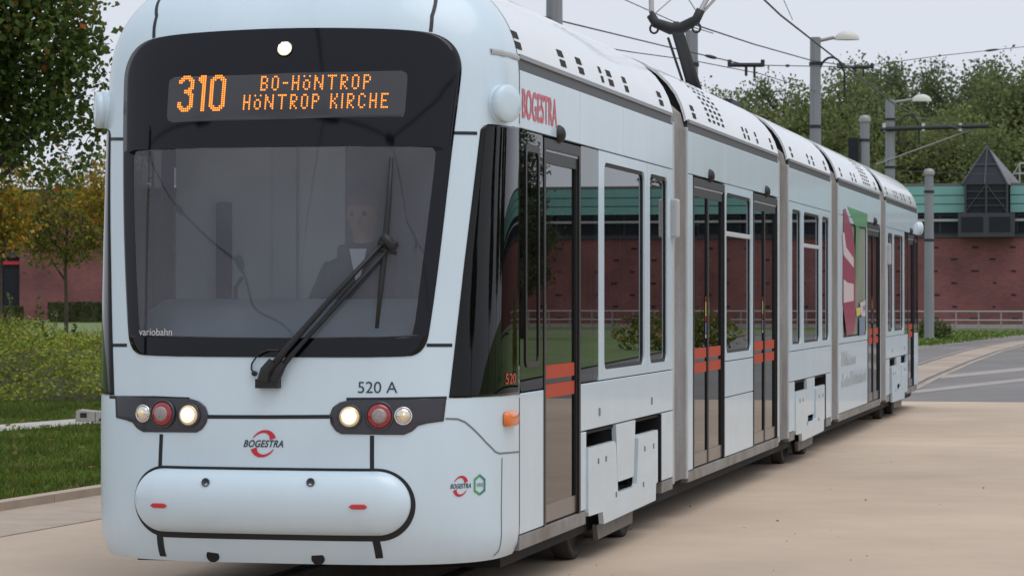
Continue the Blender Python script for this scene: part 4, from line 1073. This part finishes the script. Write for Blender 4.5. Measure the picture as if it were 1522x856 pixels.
# ================================================================== MASTS, LAMPS, WIRES
def mast(px, ptop, depth, wpx, label, cap=False, lamp=None, octa=True, group=None):
    b = dep(px, 441.5, depth); zt = dep(px, ptop, depth).z; r_ = wpx*depth/FPX/2
    e = empty('catenary_mast', (b.x, b.y, 0)); tag(e, label, 'mast', group)
    mb = MB(); n = 10; mb.tube([(0, 0, 0), (0, 0, zt)], [r_*1.12, r_*.95], n); mb.build('shaft', 'mast', e)
    mb = MB(); mb.tube([(0, 0, 0), (0, 0, .14)], r_*1.5, n); mb.build('foot', 'concrete', e)
    if cap: mb = MB(); mb.lathe((0, 0, zt-.05), (0, 0, 1), [(r_*1.15, -.08), (r_*1.18, .04), (r_*.9, .13), (0, .17)], 12); mb.build('cap', 'galv', e, smooth=True)
    for zz in (zt-.8, zt-2.6): mb = MB(); mb.tube([(0, 0, zz), (0, 0, zz+.09)], r_*1.12, n); mb.build('clamp', 'mast_dark', e)
    s = depth/FPX
    if lamp:
        x0, y0, x1, hw_ = lamp     # px offset of the head from the mast
        rt = CR @ Vector((1, 0, 0)); rt.z = 0; rt.normalize()
        za = zt-.02*depth/80
        mb = MB(); mb.tube([(0, 0, za-.1), tuple(rt*(x0*s)+Vector((0, 0, za+.02)))], .05, 8); arm = mb.build('lamp_arm', 'galv', e)
        c = rt*((x0+x1)/2*s)+Vector((0, 0, za-.05)); hl = (x1-x0)/2*s
        mb = MB(); rows = []
        for k in range(7):
            t = math.pi/2*k/6; rows.append([c+rt*(hl*math.cos(u)*math.cos(t))+Vector((-rt.y, rt.x, 0))*(hl*.5*math.sin(u)*math.cos(t))+Vector((0, 0, hl*.72*math.sin(t))) for u in [2*math.pi*q/20 for q in range(21)]])
        mb.grid(rows); mb.face(rows[0][:-1]); mb.build('lamp_head', 'lamp_cover', arm, smooth=True)
        if hw_:
            pts = [rt*((x0-4)*s+.38*math.cos(t)*1.0)+Vector((0, 0, za-1.15+.6*math.sin(t))) for t in [math.pi*k/12 for k in range(13)]]
            pts = [pts[0]+Vector((0, 0, -.5))]+pts+[pts[-1]+Vector((0, 0, -.5))]
            mb = MB(); mb.tube(pts, .035, 6); mb.build('hose', 'mast_dark', e)
    return e, zt, s
mast(824, -130, 46, 25, 'thick grey catenary mast rising behind the front roof section')
mast(1028, 46, 62, 20, 'grey catenary mast standing behind the pantograph')
mast(1212, 56, 80, 17, 'grey mast with single street lamp and round hose loop', lamp=(28, 0, 66, 1))
m4, z4, s4 = mast(1323, 148, 105, 15, 'grey mast carrying a lamp and long dark bracket arm', lamp=(32, 0, 62, 1))
mast(1285.5, 176, 96, 15, 'short grey mast with domed cap and small junction box', cap=True)
mast(1381, 255, 104, 14, 'slim round grey mast with domed cap before the brick depot', cap=True)
rt = CR @ Vector((1, 0, 0)); rt.z = 0; rt.normalize()
mb = MB(); zA = dep(1323, 191, 105).z
mb.tube([rt*(-14*s4)+Vector((0, -.25, zA-.05)), rt*(147*s4)+Vector((0, -.25, zA+.08))], .085, 8); ba = mb.build('bracket_arm', 'mast_dark', m4)
mb = MB(); mb.tube([rt*(-20*s4)+Vector((0, -.2, dep(1323, 245, 105).z)), rt*(128*s4)+Vector((0, -.2, zA))], .03, 6); mb.build('stay', 'galv', m4)
for q in (-8, 50, 105): mb = MB(); mb.tube([rt*(q*s4)+Vector((0, -.25, zA-.12)), rt*(q*s4)+Vector((0, -.25, zA+.18))], .07, 6); mb.build('bracket_clamp', 'lamp_cover', m4)
# junction box on the short mast
jb = [o for o in bpy.data.objects if o.name.startswith('catenary_mast')][4]
box_part('junction_box', -.55, -.22, -.2, .2, dep(1285, 245, 96).z, dep(1285, 205, 96).z, 'trim_dark', jb, .02)
def wire(label, pts, r_=.012, name='overhead_wire', sag=0, ins=()):
    P = [dep(*p) for p in pts]; mb = MB(); dense = []
    for a, b in zip(P[:-1], P[1:]):
        for k in range(16): t = k/16; dense.append(a.lerp(b, t)-Vector((0, 0, sag*4*t*(1-t))))
    dense.append(P[-1]); mb.tube(dense, r_, 6); o = mb.build(name, 'wire'); tag(o, label, 'wire', 'overhead tram wires')
    for px, py, dd, ln in ins:
        c = min(dense, key=lambda q: (proj(q)[0]-px)**2+(proj(q)[1]-py)**2); d = (dense[dense.index(c)-1]-c).normalized(); m2 = MB(); m2.tube([c-d*ln, c-d*ln*.6, c, c+d*ln*.6, c+d*ln], [r_*1.2, r_*2.6, r_*3, r_*2.6, r_*1.2], 8); m2.build('insulator', 'mast_dark', o)
    return o
mb = MB(); mb.tube([(-16, -55, 5.5), (-9, -33, 5.5), (-4.8, -17, 5.5), (-2.7, -10, 5.5), (-1.3, -5.3, 5.5), (-.75, -1.9, 5.5), (-.4, 2, 5.5), (-.15, 14.4, 5.5), (-.38, 24, 5.5), (-.42, 42, 5.5), tuple(dep(1372, 176, 86)), tuple(dep(1442, 196, 105))], .014, 6)
o = mb.build('overhead_wire', 'wire'); tag(o, 'contact wire running lengthwise above the tram roof', 'wire', 'overhead tram wires')
wire('wire from the pantograph falling towards the lamp mast hose', [(1035, 38, 58), (1120, 66, 64), (1205, 90, 78), (1270, 100, 86), (1372, 118, 100)], .016)
wire('sagging span wire with insulators passing behind the pantograph', [(640, -15, 40), (868, 40, 48), (1000, 72, 60), (1110, 97, 64), (1270, 100, 86)], .014, ins=((1056, 92, 62, .35), (1169, 90, 75, .3)))
wire('lower span wire passing behind the roof of the second section', [(700, 40, 42), (940, 78, 50), (1028, 90, 62), (1130, 110, 66), (1212, 136, 80)], .011)
wire('span wire stretching from the crossbar over the depot trees', [(1270, 100, 86), (1400, 83, 90), (1474, 75, 92), (1560, 66, 95)], .013, ins=((1474, 75, 92, .4),))
wire('thin wire slanting down to the pantograph knee', [(915, -6, 55), (1000, 32, 58), (1060, 50, 62)], .010)
wire('faint wire ending at the bracket arm', [(1272, 104, 88), (1322, 122, 98), (1372, 126, 105)], .010)
wire('thin wire above the depot roof fixed to capped mast', [(1335, 254, 104), (1381, 256, 104), (1480, 260, 104)], .016)
wire('thin hanging wire joining the thick wire near the lamp', [(1160, -10, 72), (1178, 30, 76)], .010)
e = empty('catenary_mast', (-14, -8.5, 0)); tag(e, 'grey mast in front of the tram, mirrored in its windscreen', 'mast')
mb = MB(); mb.tube([(0, 0, 0), (0, 0, 8.2)], [.34, .26], 10); mb.build('shaft', 'mast_dark', e); mb = MB(); mb.tube([(0, 0, 7.0), (.5, .1, 7.5)], .05, 6); mb.build('bracket', 'mast_dark', e)
def span3(label, P, r_, ins=()):
    mb = MB(); mb.tube(P, r_, 6); o = mb.build('overhead_wire', 'wire'); tag(o, label, 'wire', 'overhead tram wires')
    for c, d in ins:
        m2 = MB(); c = Vector(c); d = Vector(d).normalized(); m2.tube([c-d*.5, c-d*.3, c+d*.3, c+d*.5], [r_*1.5, r_*3.5, r_*3.5, r_*1.5], 8); m2.build('insulator', 'mast_dark', o)
span3('cross span wire in front of the tram, mirrored above its display', [(-14, -8.5, 7.6), (-5.2, -7.8, 7), (-2.9, -7.5, 7), (-2, -8, 7), (1.5, -10, 7), (7.8, -6.2, 7), (14, -4, 7.6)], .042, (((-5.2, -7.8, 7), (1, .1, 0)), ((-2.9, -7.5, 7), (1, .1, 0)), ((1.5, -10, 7), (1, -.5, 0)), ((-2, -8, 7), (.6, -.6, 0))))
span3('slanting wire in front of the tram, mirrored across its windscreen', [(-14, -8.5, 7.2), (-10.5, -13, 6.5), (-6.9, -17.9, 6), (-7.4, -24.3, 5.5), (-9, -34, 5.5)], .044, (((-10.5, -13, 6.5), (1, -1.2, 0)), ((-6.9, -17.9, 6), (0, 1, 0))))
span3('wire in front of the tram, mirrored beside the driver', [(1.5, -10, 7), (5.6, -14.6, 6), (13.4, -19.4, 6), (22, -24, 6)], .042, (((9, -17, 6), (1.4, -.9, 0)),))
for px, py, dd, hl, lab in ((1109, 97, 64, .38, 'small dark wire crossbar hanging near the pantograph'), (1271, 100, 86, .52, 'dark wire crossbar beside the street lamp hose')):
    c = dep(px, py, dd); mb = MB(); mb.tube([c-rt*hl, c+rt*hl], .05, 8); mb.tube([c+Vector((0, 0, -.25)), c], .035, 6); mb.tube([c+rt*hl*.5+Vector((0, 0, -.3)), c+rt*hl*.5], .03, 6)
    for q in (-1, 1): mb.tube([c+rt*hl*q+Vector((0, 0, -.04)), c+rt*hl*q+Vector((0, 0, .12))], .05, 6)
    o = mb.build('wire_crossbar', 'mast_dark'); tag(o, lab, 'crossbar')

# ================================================================== PLANTS
def leaf(mb, p, s, rng, flat=0, up=.0):
    d = Vector((rng.gauss(0, 1), rng.gauss(0, 1), rng.gauss(0, 1)*(1-flat)-up)).normalized()
    n = Vector((rng.gauss(0, 1), rng.gauss(0, 1), rng.gauss(0, 1)+flat*2)); sd = d.cross(n)
    if sd.length < 1e-3: return
    sd = sd.normalized()*s*.36; d = d*s
    mb.face([p-d*.5, p-d*.05+sd, p+d*.5, p-d*.05-sd])
def crown(rng, lobes, nl, size, twigs, spread, mb=None):
    mb = mb or MB(); tot = sum(l[3]*l[4]*l[5] for l in lobes)
    for (cx, cy, cz, rx, ry, rz) in lobes:
        k = int(twigs*rx*ry*rz/tot)+1
        for _ in range(k):
            while True:
                u = Vector((rng.uniform(-1, 1), rng.uniform(-1, 1), rng.uniform(-1, 1)))
                if .2 < u.length < 1: break
            u = u*(u.length**-.45)
            c = Vector((cx+u.x*rx, cy+u.y*ry, cz+u.z*rz)); sp_ = spread*rng.uniform(.6, 1.4)
            for _ in range(nl):
                leaf(mb, c+Vector([max(-1.7, min(1.7, rng.gauss(0, 1)))*sp_ for _ in range(3)]), size*rng.uniform(.6, 1.3), rng, .2, .3)
    return mb
def trunk_mb(rng, h, r_, limbs, top=.8, bend=.15):
    mb = MB(); pts = [Vector((rng.uniform(-bend, bend)*k/6, rng.uniform(-bend, bend)*k/6, h*top*k/6)) for k in range(7)]
    mb.tube(pts, [r_*(1-.75*k/6) for k in range(7)], 8)
    for (tx, ty, tz, z0) in limbs:
        a = Vector((0, 0, z0)); b = Vector((tx, ty, tz)); m_ = a.lerp(b, .5)+Vector((rng.uniform(-.1, .1), rng.uniform(-.1, .1), .08*(b-a).length))
        mb.tube([a, m_, b], [r_*.45, r_*.28, r_*.08], 6)
    return mb
# --- near tree at the left (trunk outside the frame)
rng = random.Random(11)
base = dep(-95, 441.5, 37); tr = empty('leafy_tree', (base.x, base.y, .04)); tag(tr, 'dense dark green broadleaf tree with a few orange leaves', 'tree')
lob = [(0, 0, 6.6, 2.0, 2.0, 2.2), (1.15, .2, 5.1, .95, 1.2, 1.1), (1.0, -.2, 6.4, 1.15, 1.2, 1.0), (-1.1, .2, 5.4, 1.2, 1.2, 1.3), (.2, -.8, 4.7, 1.1, 1.0, .9), (.8, .3, 4.2, .8, .9, .55), (.3, .5, 4.0, 1.0, 1.0, .6), (1.6, 0, 4.25, .45, .7, .5), (.1, .1, 8.4, 1.3, 1.3, 1.2), (1.5, 0, 3.62, .8, .8, .5), (2.0, .2, 4.3, .42, .6, .7), (1.5, -.2, 5.2, .75, 1, .8), (2.0, 0, 5.1, .35, .5, .6), (.5, 0, 3.5, .7, .8, .45)]
trunk_mb(rng, 8.5, .17, [(l[0], l[1], l[2], max(2.2, l[2]-2.0)) for l in lob]).build('trunk', 'bark', tr, smooth=True)
crown(rng, lob, 11, .10, 4300, .13).build('crown', 'leaf_near', tr)
# --- young autumn tree behind the bank
rng = random.Random(5)
base = dep(98, 441.5, 62); tr = empty('young_tree', (base.x, base.y, 0)); tag(tr, 'slender young tree with yellowing autumn leaves and bare thin stem', 'tree')
lob = [(0, 0, 3.2, .95, .8, .75), (-.75, 0, 3.2, .6, .6, .55), (.65, .1, 3.3, .55, .5, .7), (0, .1, 4.2, .7, .6, .5), (-1.15, .1, 3.5, .6, .5, .6), (.95, 0, 3.0, .35, .3, .6), (-.5, 0, 2.6, .4, .4, .3)]
trunk_mb(rng, 4.6, .06, [(l[0]*.8, l[1]*.8, l[2], l[2]-.6) for l in lob], 1.0, .04).build('trunk', 'bark', tr, smooth=True)
crown(rng, lob, 10, .085, 760, .13).build('crown', 'leaf_autumn', tr)
for px, dd, hs_, sd, lab in ((2, 54, 1.0, 31, 'low tree with bright yellow leaf clusters left of the slender young tree'), (172, 57, 1.08, 32, 'small orange tinged tree half hidden by the tram front')):
    rng = random.Random(sd); base = dep(px, 441.5, dd); tr = empty('autumn_tree', (base.x, base.y, 0)); tag(tr, lab, 'tree')
    lob = [(0, 0, 3.2, .5, .5, .35), (-.5, 0, 3.45, .5, .5, .35), (.35, .1, 3.3, .35, .4, .35), (0, .1, 3.9, .5, .5, .4), (.1, 0, 2.8, .4, .4, .3)]
    lob = [(a*hs_, b_*hs_, c_*hs_, d_, e_, f_) for a, b_, c_, d_, e_, f_ in lob]
    trunk_mb(rng, 4.2, .05, [(l[0]*.8, l[1]*.8, l[2], l[2]-.6) for l in lob], 1.0, .04).build('trunk', 'bark', tr, smooth=True)
    crown(rng, lob, 10, .09, 330, .12).build('crown', 'leaf_yellow', tr)
# --- forest trees behind the depot: three kinds copied
def far_tree(kind, seed):
    rng = random.Random(seed); t = empty('forest_tree', (0, 0, 0)); h = (15.5, 18.5, 13.0)[kind]
    lob = []
    if kind == 1:
        for k in range(9): z = 5+12.5*k/9; r_ = (2.7-1.9*k/9)*rng.uniform(.8, 1.2); lob.append((rng.uniform(-.9, .9), rng.uniform(-.9, .9), z, r_, r_, 1.3))
    else:
        for k in range(13):
            t_ = rng.uniform(0, 2*math.pi); q = rng.uniform(.2, 1)*(3.3 if kind == 0 else 3.9); z = h*rng.uniform(.32, .9)
            q *= 1.1-abs(z/h-.5); lob.append((q*math.cos(t_), q*math.sin(t_), z, rng.uniform(1.3, 2.1), rng.uniform(1.3, 2.1), rng.uniform(1.1, 1.9)))
        lob.append((0, 0, h*.6, 2.3, 2.3, h*.3))
        for k in range(5): lob.append((rng.uniform(-2, 2), rng.uniform(-2, 2), h*rng.uniform(.88, .98), .7, .7, 1.1))
    trunk_mb(rng, h, .28, [(l[0], l[1], l[2], max(2, l[2]-2.5)) for l in lob]).build('trunk', 'bark', t, smooth=True)
    crown(rng, lob, 14, .25, 1300, .36).build('crown', ('leaf_far_a', 'leaf_far_b', 'leaf_far_c')[kind], t); return t
protos = [far_tree(0, 1), far_tree(1, 2), far_tree(2, 3)]
labs = ['broad dull green forest tree with rounded crown behind the depot', 'tall slim dark forest tree with feathery top behind the depot', 'light green spreading forest tree behind the depot']
used = [0, 0, 0]; rng = random.Random(21)
TL = {1075: 'rounded forest tree low behind the roof of the second tram section', 1108: 'pale forest tree just over the second roof gap of the tram', 1165: 'broad forest tree beside the plain side of the first street lamp mast', 1185: 'slim forest tree crossed by the lower span wire near the first street lamp mast',
      1235: 'light green forest tree under the first street lamp and its hose', 1262: 'broad forest tree behind the wire crossbar with hose loop', 1310: 'broad forest tree behind the second street lamp mast', 1290: 'lower light forest tree behind the short capped mast', 1388: 'tall slim forest tree rising over the second street lamp',
      1350: 'broad forest tree behind the second lamp head', 1365: 'low light tree behind the dark bracket arm', 1450: 'tall slim forest tree by the insulator of the long span wire', 1425: 'broad forest tree over the free end of the bracket arm', 1472: 'slim forest tree directly above the pyramid tip',
      1440: 'low light tree between bracket arm and pyramid bay', 1508: 'broad forest tree above the roof railing', 1530: 'light forest tree behind the roof railing', 1415: 'low light tree over the teal band beside the capped mast', 1330: 'low light tree behind the second lamp mast stay'}
def put(kind, px, ptop, depth):
    o = protos[kind] if not used[kind] else copy_tree(protos[kind]); used[kind] = 1
    b = dep(px, 441.5, depth); zt = dep(px, ptop, depth).z; s = zt/(15.8, 18.8, 13.4)[kind]
    o.location = (b.x, b.y, 0); o.scale = (s*rng.uniform(.9, 1.15), s*rng.uniform(.9, 1.15), s); o.rotation_euler = (0, 0, rng.uniform(0, 6.28)); tag(o, TL.get(px, labs[kind]), 'tree', ('broad forest trees', 'slim forest trees', 'light forest trees')[kind])
for kind, px, pt_, dd in ((0, 1000, 140, 200), (0, 1075, 128, 205), (2, 1108, 145, 190), (0, 1165, 112, 195), (1, 1185, 118, 210), (2, 1235, 118, 185), (0, 1262, 98, 200), (0, 1310, 88, 205), (2, 1290, 150, 175), (1, 1388, 62, 200), (0, 1350, 92, 190), (2, 1365, 165, 172),
                          (1, 1450, 62, 195), (0, 1425, 98, 185), (1, 1472, 70, 205), (2, 1440, 170, 172), (0, 1508, 85, 190), (2, 1530, 95, 180), (0, 1580, 100, 195), (1, 1650, 85, 200), (0, 1720, 100, 190), (2, 1790, 110, 185), (1, 1850, 90, 195), (0, 1930, 100, 190), (2, 2010, 105, 185), (0, 2090, 95, 190), (1, 2170, 90, 195), (0, 2250, 100, 190), (2, 1330, 180, 170), (2, 1415, 185, 168)):
    put(kind, px, pt_, dd)
# bushes on the verge, roadside shrubs to the right (seen mirrored in the windows)
def bush(p, lob, mat, n, size, label, cat='bush', name='bush', group=None, seed=1):
    rng = random.Random(seed); e = empty(name, p); tag(e, label, cat, group)
    mb = MB()
    for l in lob: mb.tube([(l[0]*.2, l[1]*.2, 0), (l[0]*.7, l[1]*.7, l[2]*.8), (l[0], l[1], l[2])], [.03, .02, .008], 5)
    mb.build('stem', 'bark', e); crown(rng, lob, 8, size, n, size*.9).build('foliage', mat, e); return e
b = ground(1390, 507); bush((b.x, b.y, vz), [(0, 0, .35, .45, .5, .33), (.35, 0, .3, .3, .4, .26), (-.35, .1, .38, .35, .4, .33)], 'leaf_bush', 170, .09, 'rounded olive shrub on the grass verge beside the tram rear', seed=2)
b = ground(1375, 506); bush((b.x, b.y-.5, vz), [(0, 0, .28, .3, .4, .25), (-.25, 0, .22, .25, .3, .2)], 'leaf_cover', 90, .08, 'small pale green shrub tucked beside the tram rear corner', seed=3)
for i, (x, y, h) in enumerate(((13.5, 44, 1.5), (17, 58, 1.7), (11.6, 70, 1.3), (20, 66, 1.9), (24, 80, 2.0))):
    bush((x, y, 0), [(0, 0, h*.5, 1.4, 1.2, h*.5), (1.1, .2, h*.4, 1.0, 1.0, h*.4), (-1.0, 0, h*.4, .9, 1, h*.38)], 'leaf_autumn' if i % 2 == 0 else 'leaf_bush', 260, .14, 'yellowing shrub bordering the yard right of the track', group='yard border shrubs', seed=10+i)
# green lawn at the right of the yard
sheet('side_lawn', [(9.5, 36), (60, 30), (60, 110), (15, 112)], .03, 'far_grass')
# two columnar trees in the yard border
for i, (x, y, s) in enumerate(((21.5, 92, .5), (34, 40, .75), (30, 28, .65), (38, 52, .8), (27, 16, .6), (31, 2, .7))):
    o = copy_tree(protos[1]); o.location = (x, y, 0); o.scale = (s, s, s); o.rotation_euler = (0, 0, i*2.1); tag(o, 'slim dark tree beyond the lawn right of the tram yard', 'tree', 'border trees')
# clipped hedges on the left lawn
def hedge(px0, px1, ptop, pbot, label, seed):
    dd = CAM.z*FPX/(pbot-441.5); a = dep(px0, 441.5, dd); b_ = dep(px1, 441.5, dd); zt = dep(px0, ptop, dd).z; e = empty('hedge', ((a.x+b_.x)/2, (a.y+b_.y)/2, 0)); tag(e, label, 'hedge')
    L = (b_-a).length/2; rng = random.Random(seed); mb = MB(); mb.box(-L+.06, L-.06, -.35, .35, 0, zt-.1); core = mb.build('core', 'soil', e)
    mb = MB()
    for _ in range(int(900*L)):
        f = rng.random(); x, y, z = rng.uniform(-L, L), rng.uniform(-.45, .45), rng.uniform(0, zt)
        if f < .5: y = -.4+rng.gauss(0, .05)
        elif f < .8: z = zt-.06+rng.gauss(0, .04)
        else: x = L*rng.choice((-1, 1))+rng.gauss(0, .03)
        leaf(mb, Vector((x, y, z)), rng.uniform(.08, .16), rng)
    mb.build('foliage', 'leaf_hedge', e); e.rotation_euler = (0, 0, YAW)
hedge(73, 161, 449, 479, 'long clipped hedge in front of red brick wall', 1); hedge(-40, 33, 455, 477, 'short clipped hedge before dark windows of brick building', 2)
# planted bank: mound plus leaves
bf = ground(60, 603); bk = (CR @ Vector((0, 0, -1))); bk.z = 0; bk.normalize(); bs = rt
def bank_h(u, v):    # u across, v depth from the front foot
    t = max(0, min(1, v/5.5)); h = max(.45, min(1.1, .80-.16*u))*math.sin(t*math.pi/2)**.85
    if v > 7: h *= max(0, 1-(v-7)/5)
    return (h+.05*math.sin(u*1.7)+.04*math.sin(u*3.1+v))*max(0, min(1, (7.2-abs(u))/2.5))
mb = MB(); mb.grid([[bf+bs*u+bk*v+Vector((0, 0, bank_h(u, v) if 0 < v < 12 else -.05)) for u in [-7+14*i/40 for i in range(41)]] for v in [0, .2, .6, 1.1, 1.8, 2.6, 3.5, 4.5, 5.5, 7, 8, 9.5, 11, 12.2]])
bank = mb.build('bank', 'soil', smooth=True); tag(bank, kind='structure')
rng = random.Random(9); mb = MB()
for _ in range(44000):
    u = rng.uniform(-6.6, 6.6); v = rng.random()**1.1*6.6
    hgt = .16+.15*math.sin(u*2.9+1)*math.sin(v*1.9)+.12*rng.random()
    leaf(mb, bf+bs*u+bk*v+Vector((0, 0, bank_h(u, v)+rng.random()*hgt)), rng.uniform(.04, .085), rng, .5)
tag(mb.build('ground_cover', 'leaf_cover', bank), 'low leafy ground cover on the bank', kind='stuff')
mb = MB()
for _ in range(2600):
    u = rng.uniform(-4, 4); v = rng.uniform(5.6, 7.8); dens = .5+.5*math.sin(u*2.1+.6)
    if rng.random() > dens: continue
    p = bf+bs*u+bk*v+Vector((0, 0, bank_h(u, v))); h = rng.uniform(.15, .42); l = Vector((rng.gauss(0, .12), rng.gauss(0, .12), h)); s = bs*.008
    mb.tri(p-s, p+s, p+l)
tag(mb.build('dry_grass', 'straw', bank), 'dry pale grass on the bank crest', kind='stuff')
# tall weeds on the crest
for i, (px, h) in enumerate(((56, .75), (63, .55), (82, .6), (14, .7), (112, .45))):
    p = dep(px, 441.5, (bf-CAM).dot(CR @ Vector((0, 0, -1)))+5.7); u = (p-bf).dot(bs); v = 5.7; p = bf+bs*u+bk*v+Vector((0, 0, bank_h(u, v)-.02))
    e = empty('tall_weed', p); tag(e, 'tall thin weed standing on the crest of the planted bank', 'weed', 'weeds on the bank crest')
    r3 = random.Random(i); mb = MB(); mb.tube([(0, 0, 0), (.02, 0, h*.5), (r3.uniform(-.05, .05), 0, h)], [.008, .006, .003], 5); mb.build('stem', 'straw', e)
    mb = MB()
    for k in range(46): z = h*(.15+.85*r3.random()); leaf(mb, Vector((r3.gauss(0, .05*(1.2-z/h)), r3.gauss(0, .05), z)), r3.uniform(.04, .08), r3)
    mb.build('foliage', 'leaf_bush', e)
# lawn blades
rng = random.Random(4); mb = MB()
lf = ground(60, 690); 
for _ in range(52000):
    d = rng.uniform(20.5, 43); px = rng.uniform(-130, 330); p = dep(px, 441.5, d); p.z = .045
    rel = Vector((p.x, p.y))-kA
    if rel.dot(kn) < .17: continue
    rp = (Vector((p.x, p.y))-pa).dot(pn)
    if -.03 < rp < .98: continue
    if math.sin(p.x*2.1+1.2)*math.sin(p.y*1.3)+rng.gauss(0, .5) > .95: continue
    h = rng.uniform(.03, .075); s = Vector((rng.gauss(0, 1), rng.gauss(0, 1), 0)).normalized()*.007; l = Vector((rng.gauss(0, .03), rng.gauss(0, .03), h))
    mb.tri(p-s, p+s, p+l)
tag(mb.build('grass', 'grass_blade'), 'mown green grass between kerb and bank', 'grass', kind='stuff')
mb = MB()
for _ in range(9000):
    px = rng.uniform(1330, 1640); py = rng.uniform(490, 514); p = ground(px, py, vz)
    rel_ok = p.y > g1[1]+ (p.x-g1[0])*(g3[1]-g1[1])/(g3[0]-g1[0])+.6 and p.y < RY-1
    if not rel_ok: continue
    h = rng.uniform(.03, .08); s = Vector((1, 0, 0))*.02; mb.tri(p-s, p+s, p+Vector((rng.gauss(0, .04), rng.gauss(0, .04), h)))
tag(mb.build('verge_grass', 'grass_blade'), 'green grass on the far verge', 'grass', kind='stuff')
# fallen leaves on the lawn
mb = MB()
for _ in range(160):
    d = rng.uniform(21.5, 40); px = rng.uniform(-120, 300); p = dep(px, 441.5, d); p.z = .085
    if (Vector((p.x, p.y))-kA).dot(kn) < .3: continue
    leaf(mb, p, rng.uniform(.05, .11), rng, .9)
tag(mb.build('fallen_leaf', 'leaf_autumn'), 'fallen autumn leaves scattered on the lawn', 'leaves', kind='stuff')
# concrete block by the path
c = ground(137, 632); e = empty('concrete_block', (c.x, c.y, .05)); tag(e, 'low concrete block with dark square opening beside the path', 'block'); e.rotation_euler = (0, 0, YAW)
s = 1/4150*((c-CAM).dot(CR @ Vector((0, 0, -1))))
mb = MB(); hw_, hh = 23*s, 18*s
pr = [(-hw_, 0), (hw_+.3, 0), (hw_+.3, hh*.98), (0.06, hh*.85), (-hw_*.75, hh), (-hw_*.95, hh*.9)]
f = [(x, -.13, z) for x, z in pr]; k = [(x, .16, z) for x, z in pr]; mb.face(f); mb.face(k[::-1])
for i in range(len(pr)): mb.quad(f[i-1], f[i], k[i], k[i-1])
mb.build('body', 'concrete', e, weld=True, bevel=.008)
mb = MB(); mb.box(-hw_*.68, -hw_*.25, -.134, -.10, hh*.35, hh*.75); mb.build('opening', 'dark_hole', e); mb = MB(); mb.box(.055, .062, -.1325, .12, .0, hh*.83); mb.build('joint', 'dark_hole', e)

# litter on the slab
mb = MB(); rng = random.Random(77)
for _ in range(45):
    px = rng.uniform(820, 1560); py = rng.uniform(615, 870); p = ground(px, py, .006); leaf(mb, p, rng.uniform(.012, .028), rng, .95)
tag(mb.build('litter', 'straw'), 'tiny leaf scraps scattered on the beige slab', 'litter', kind='stuff')
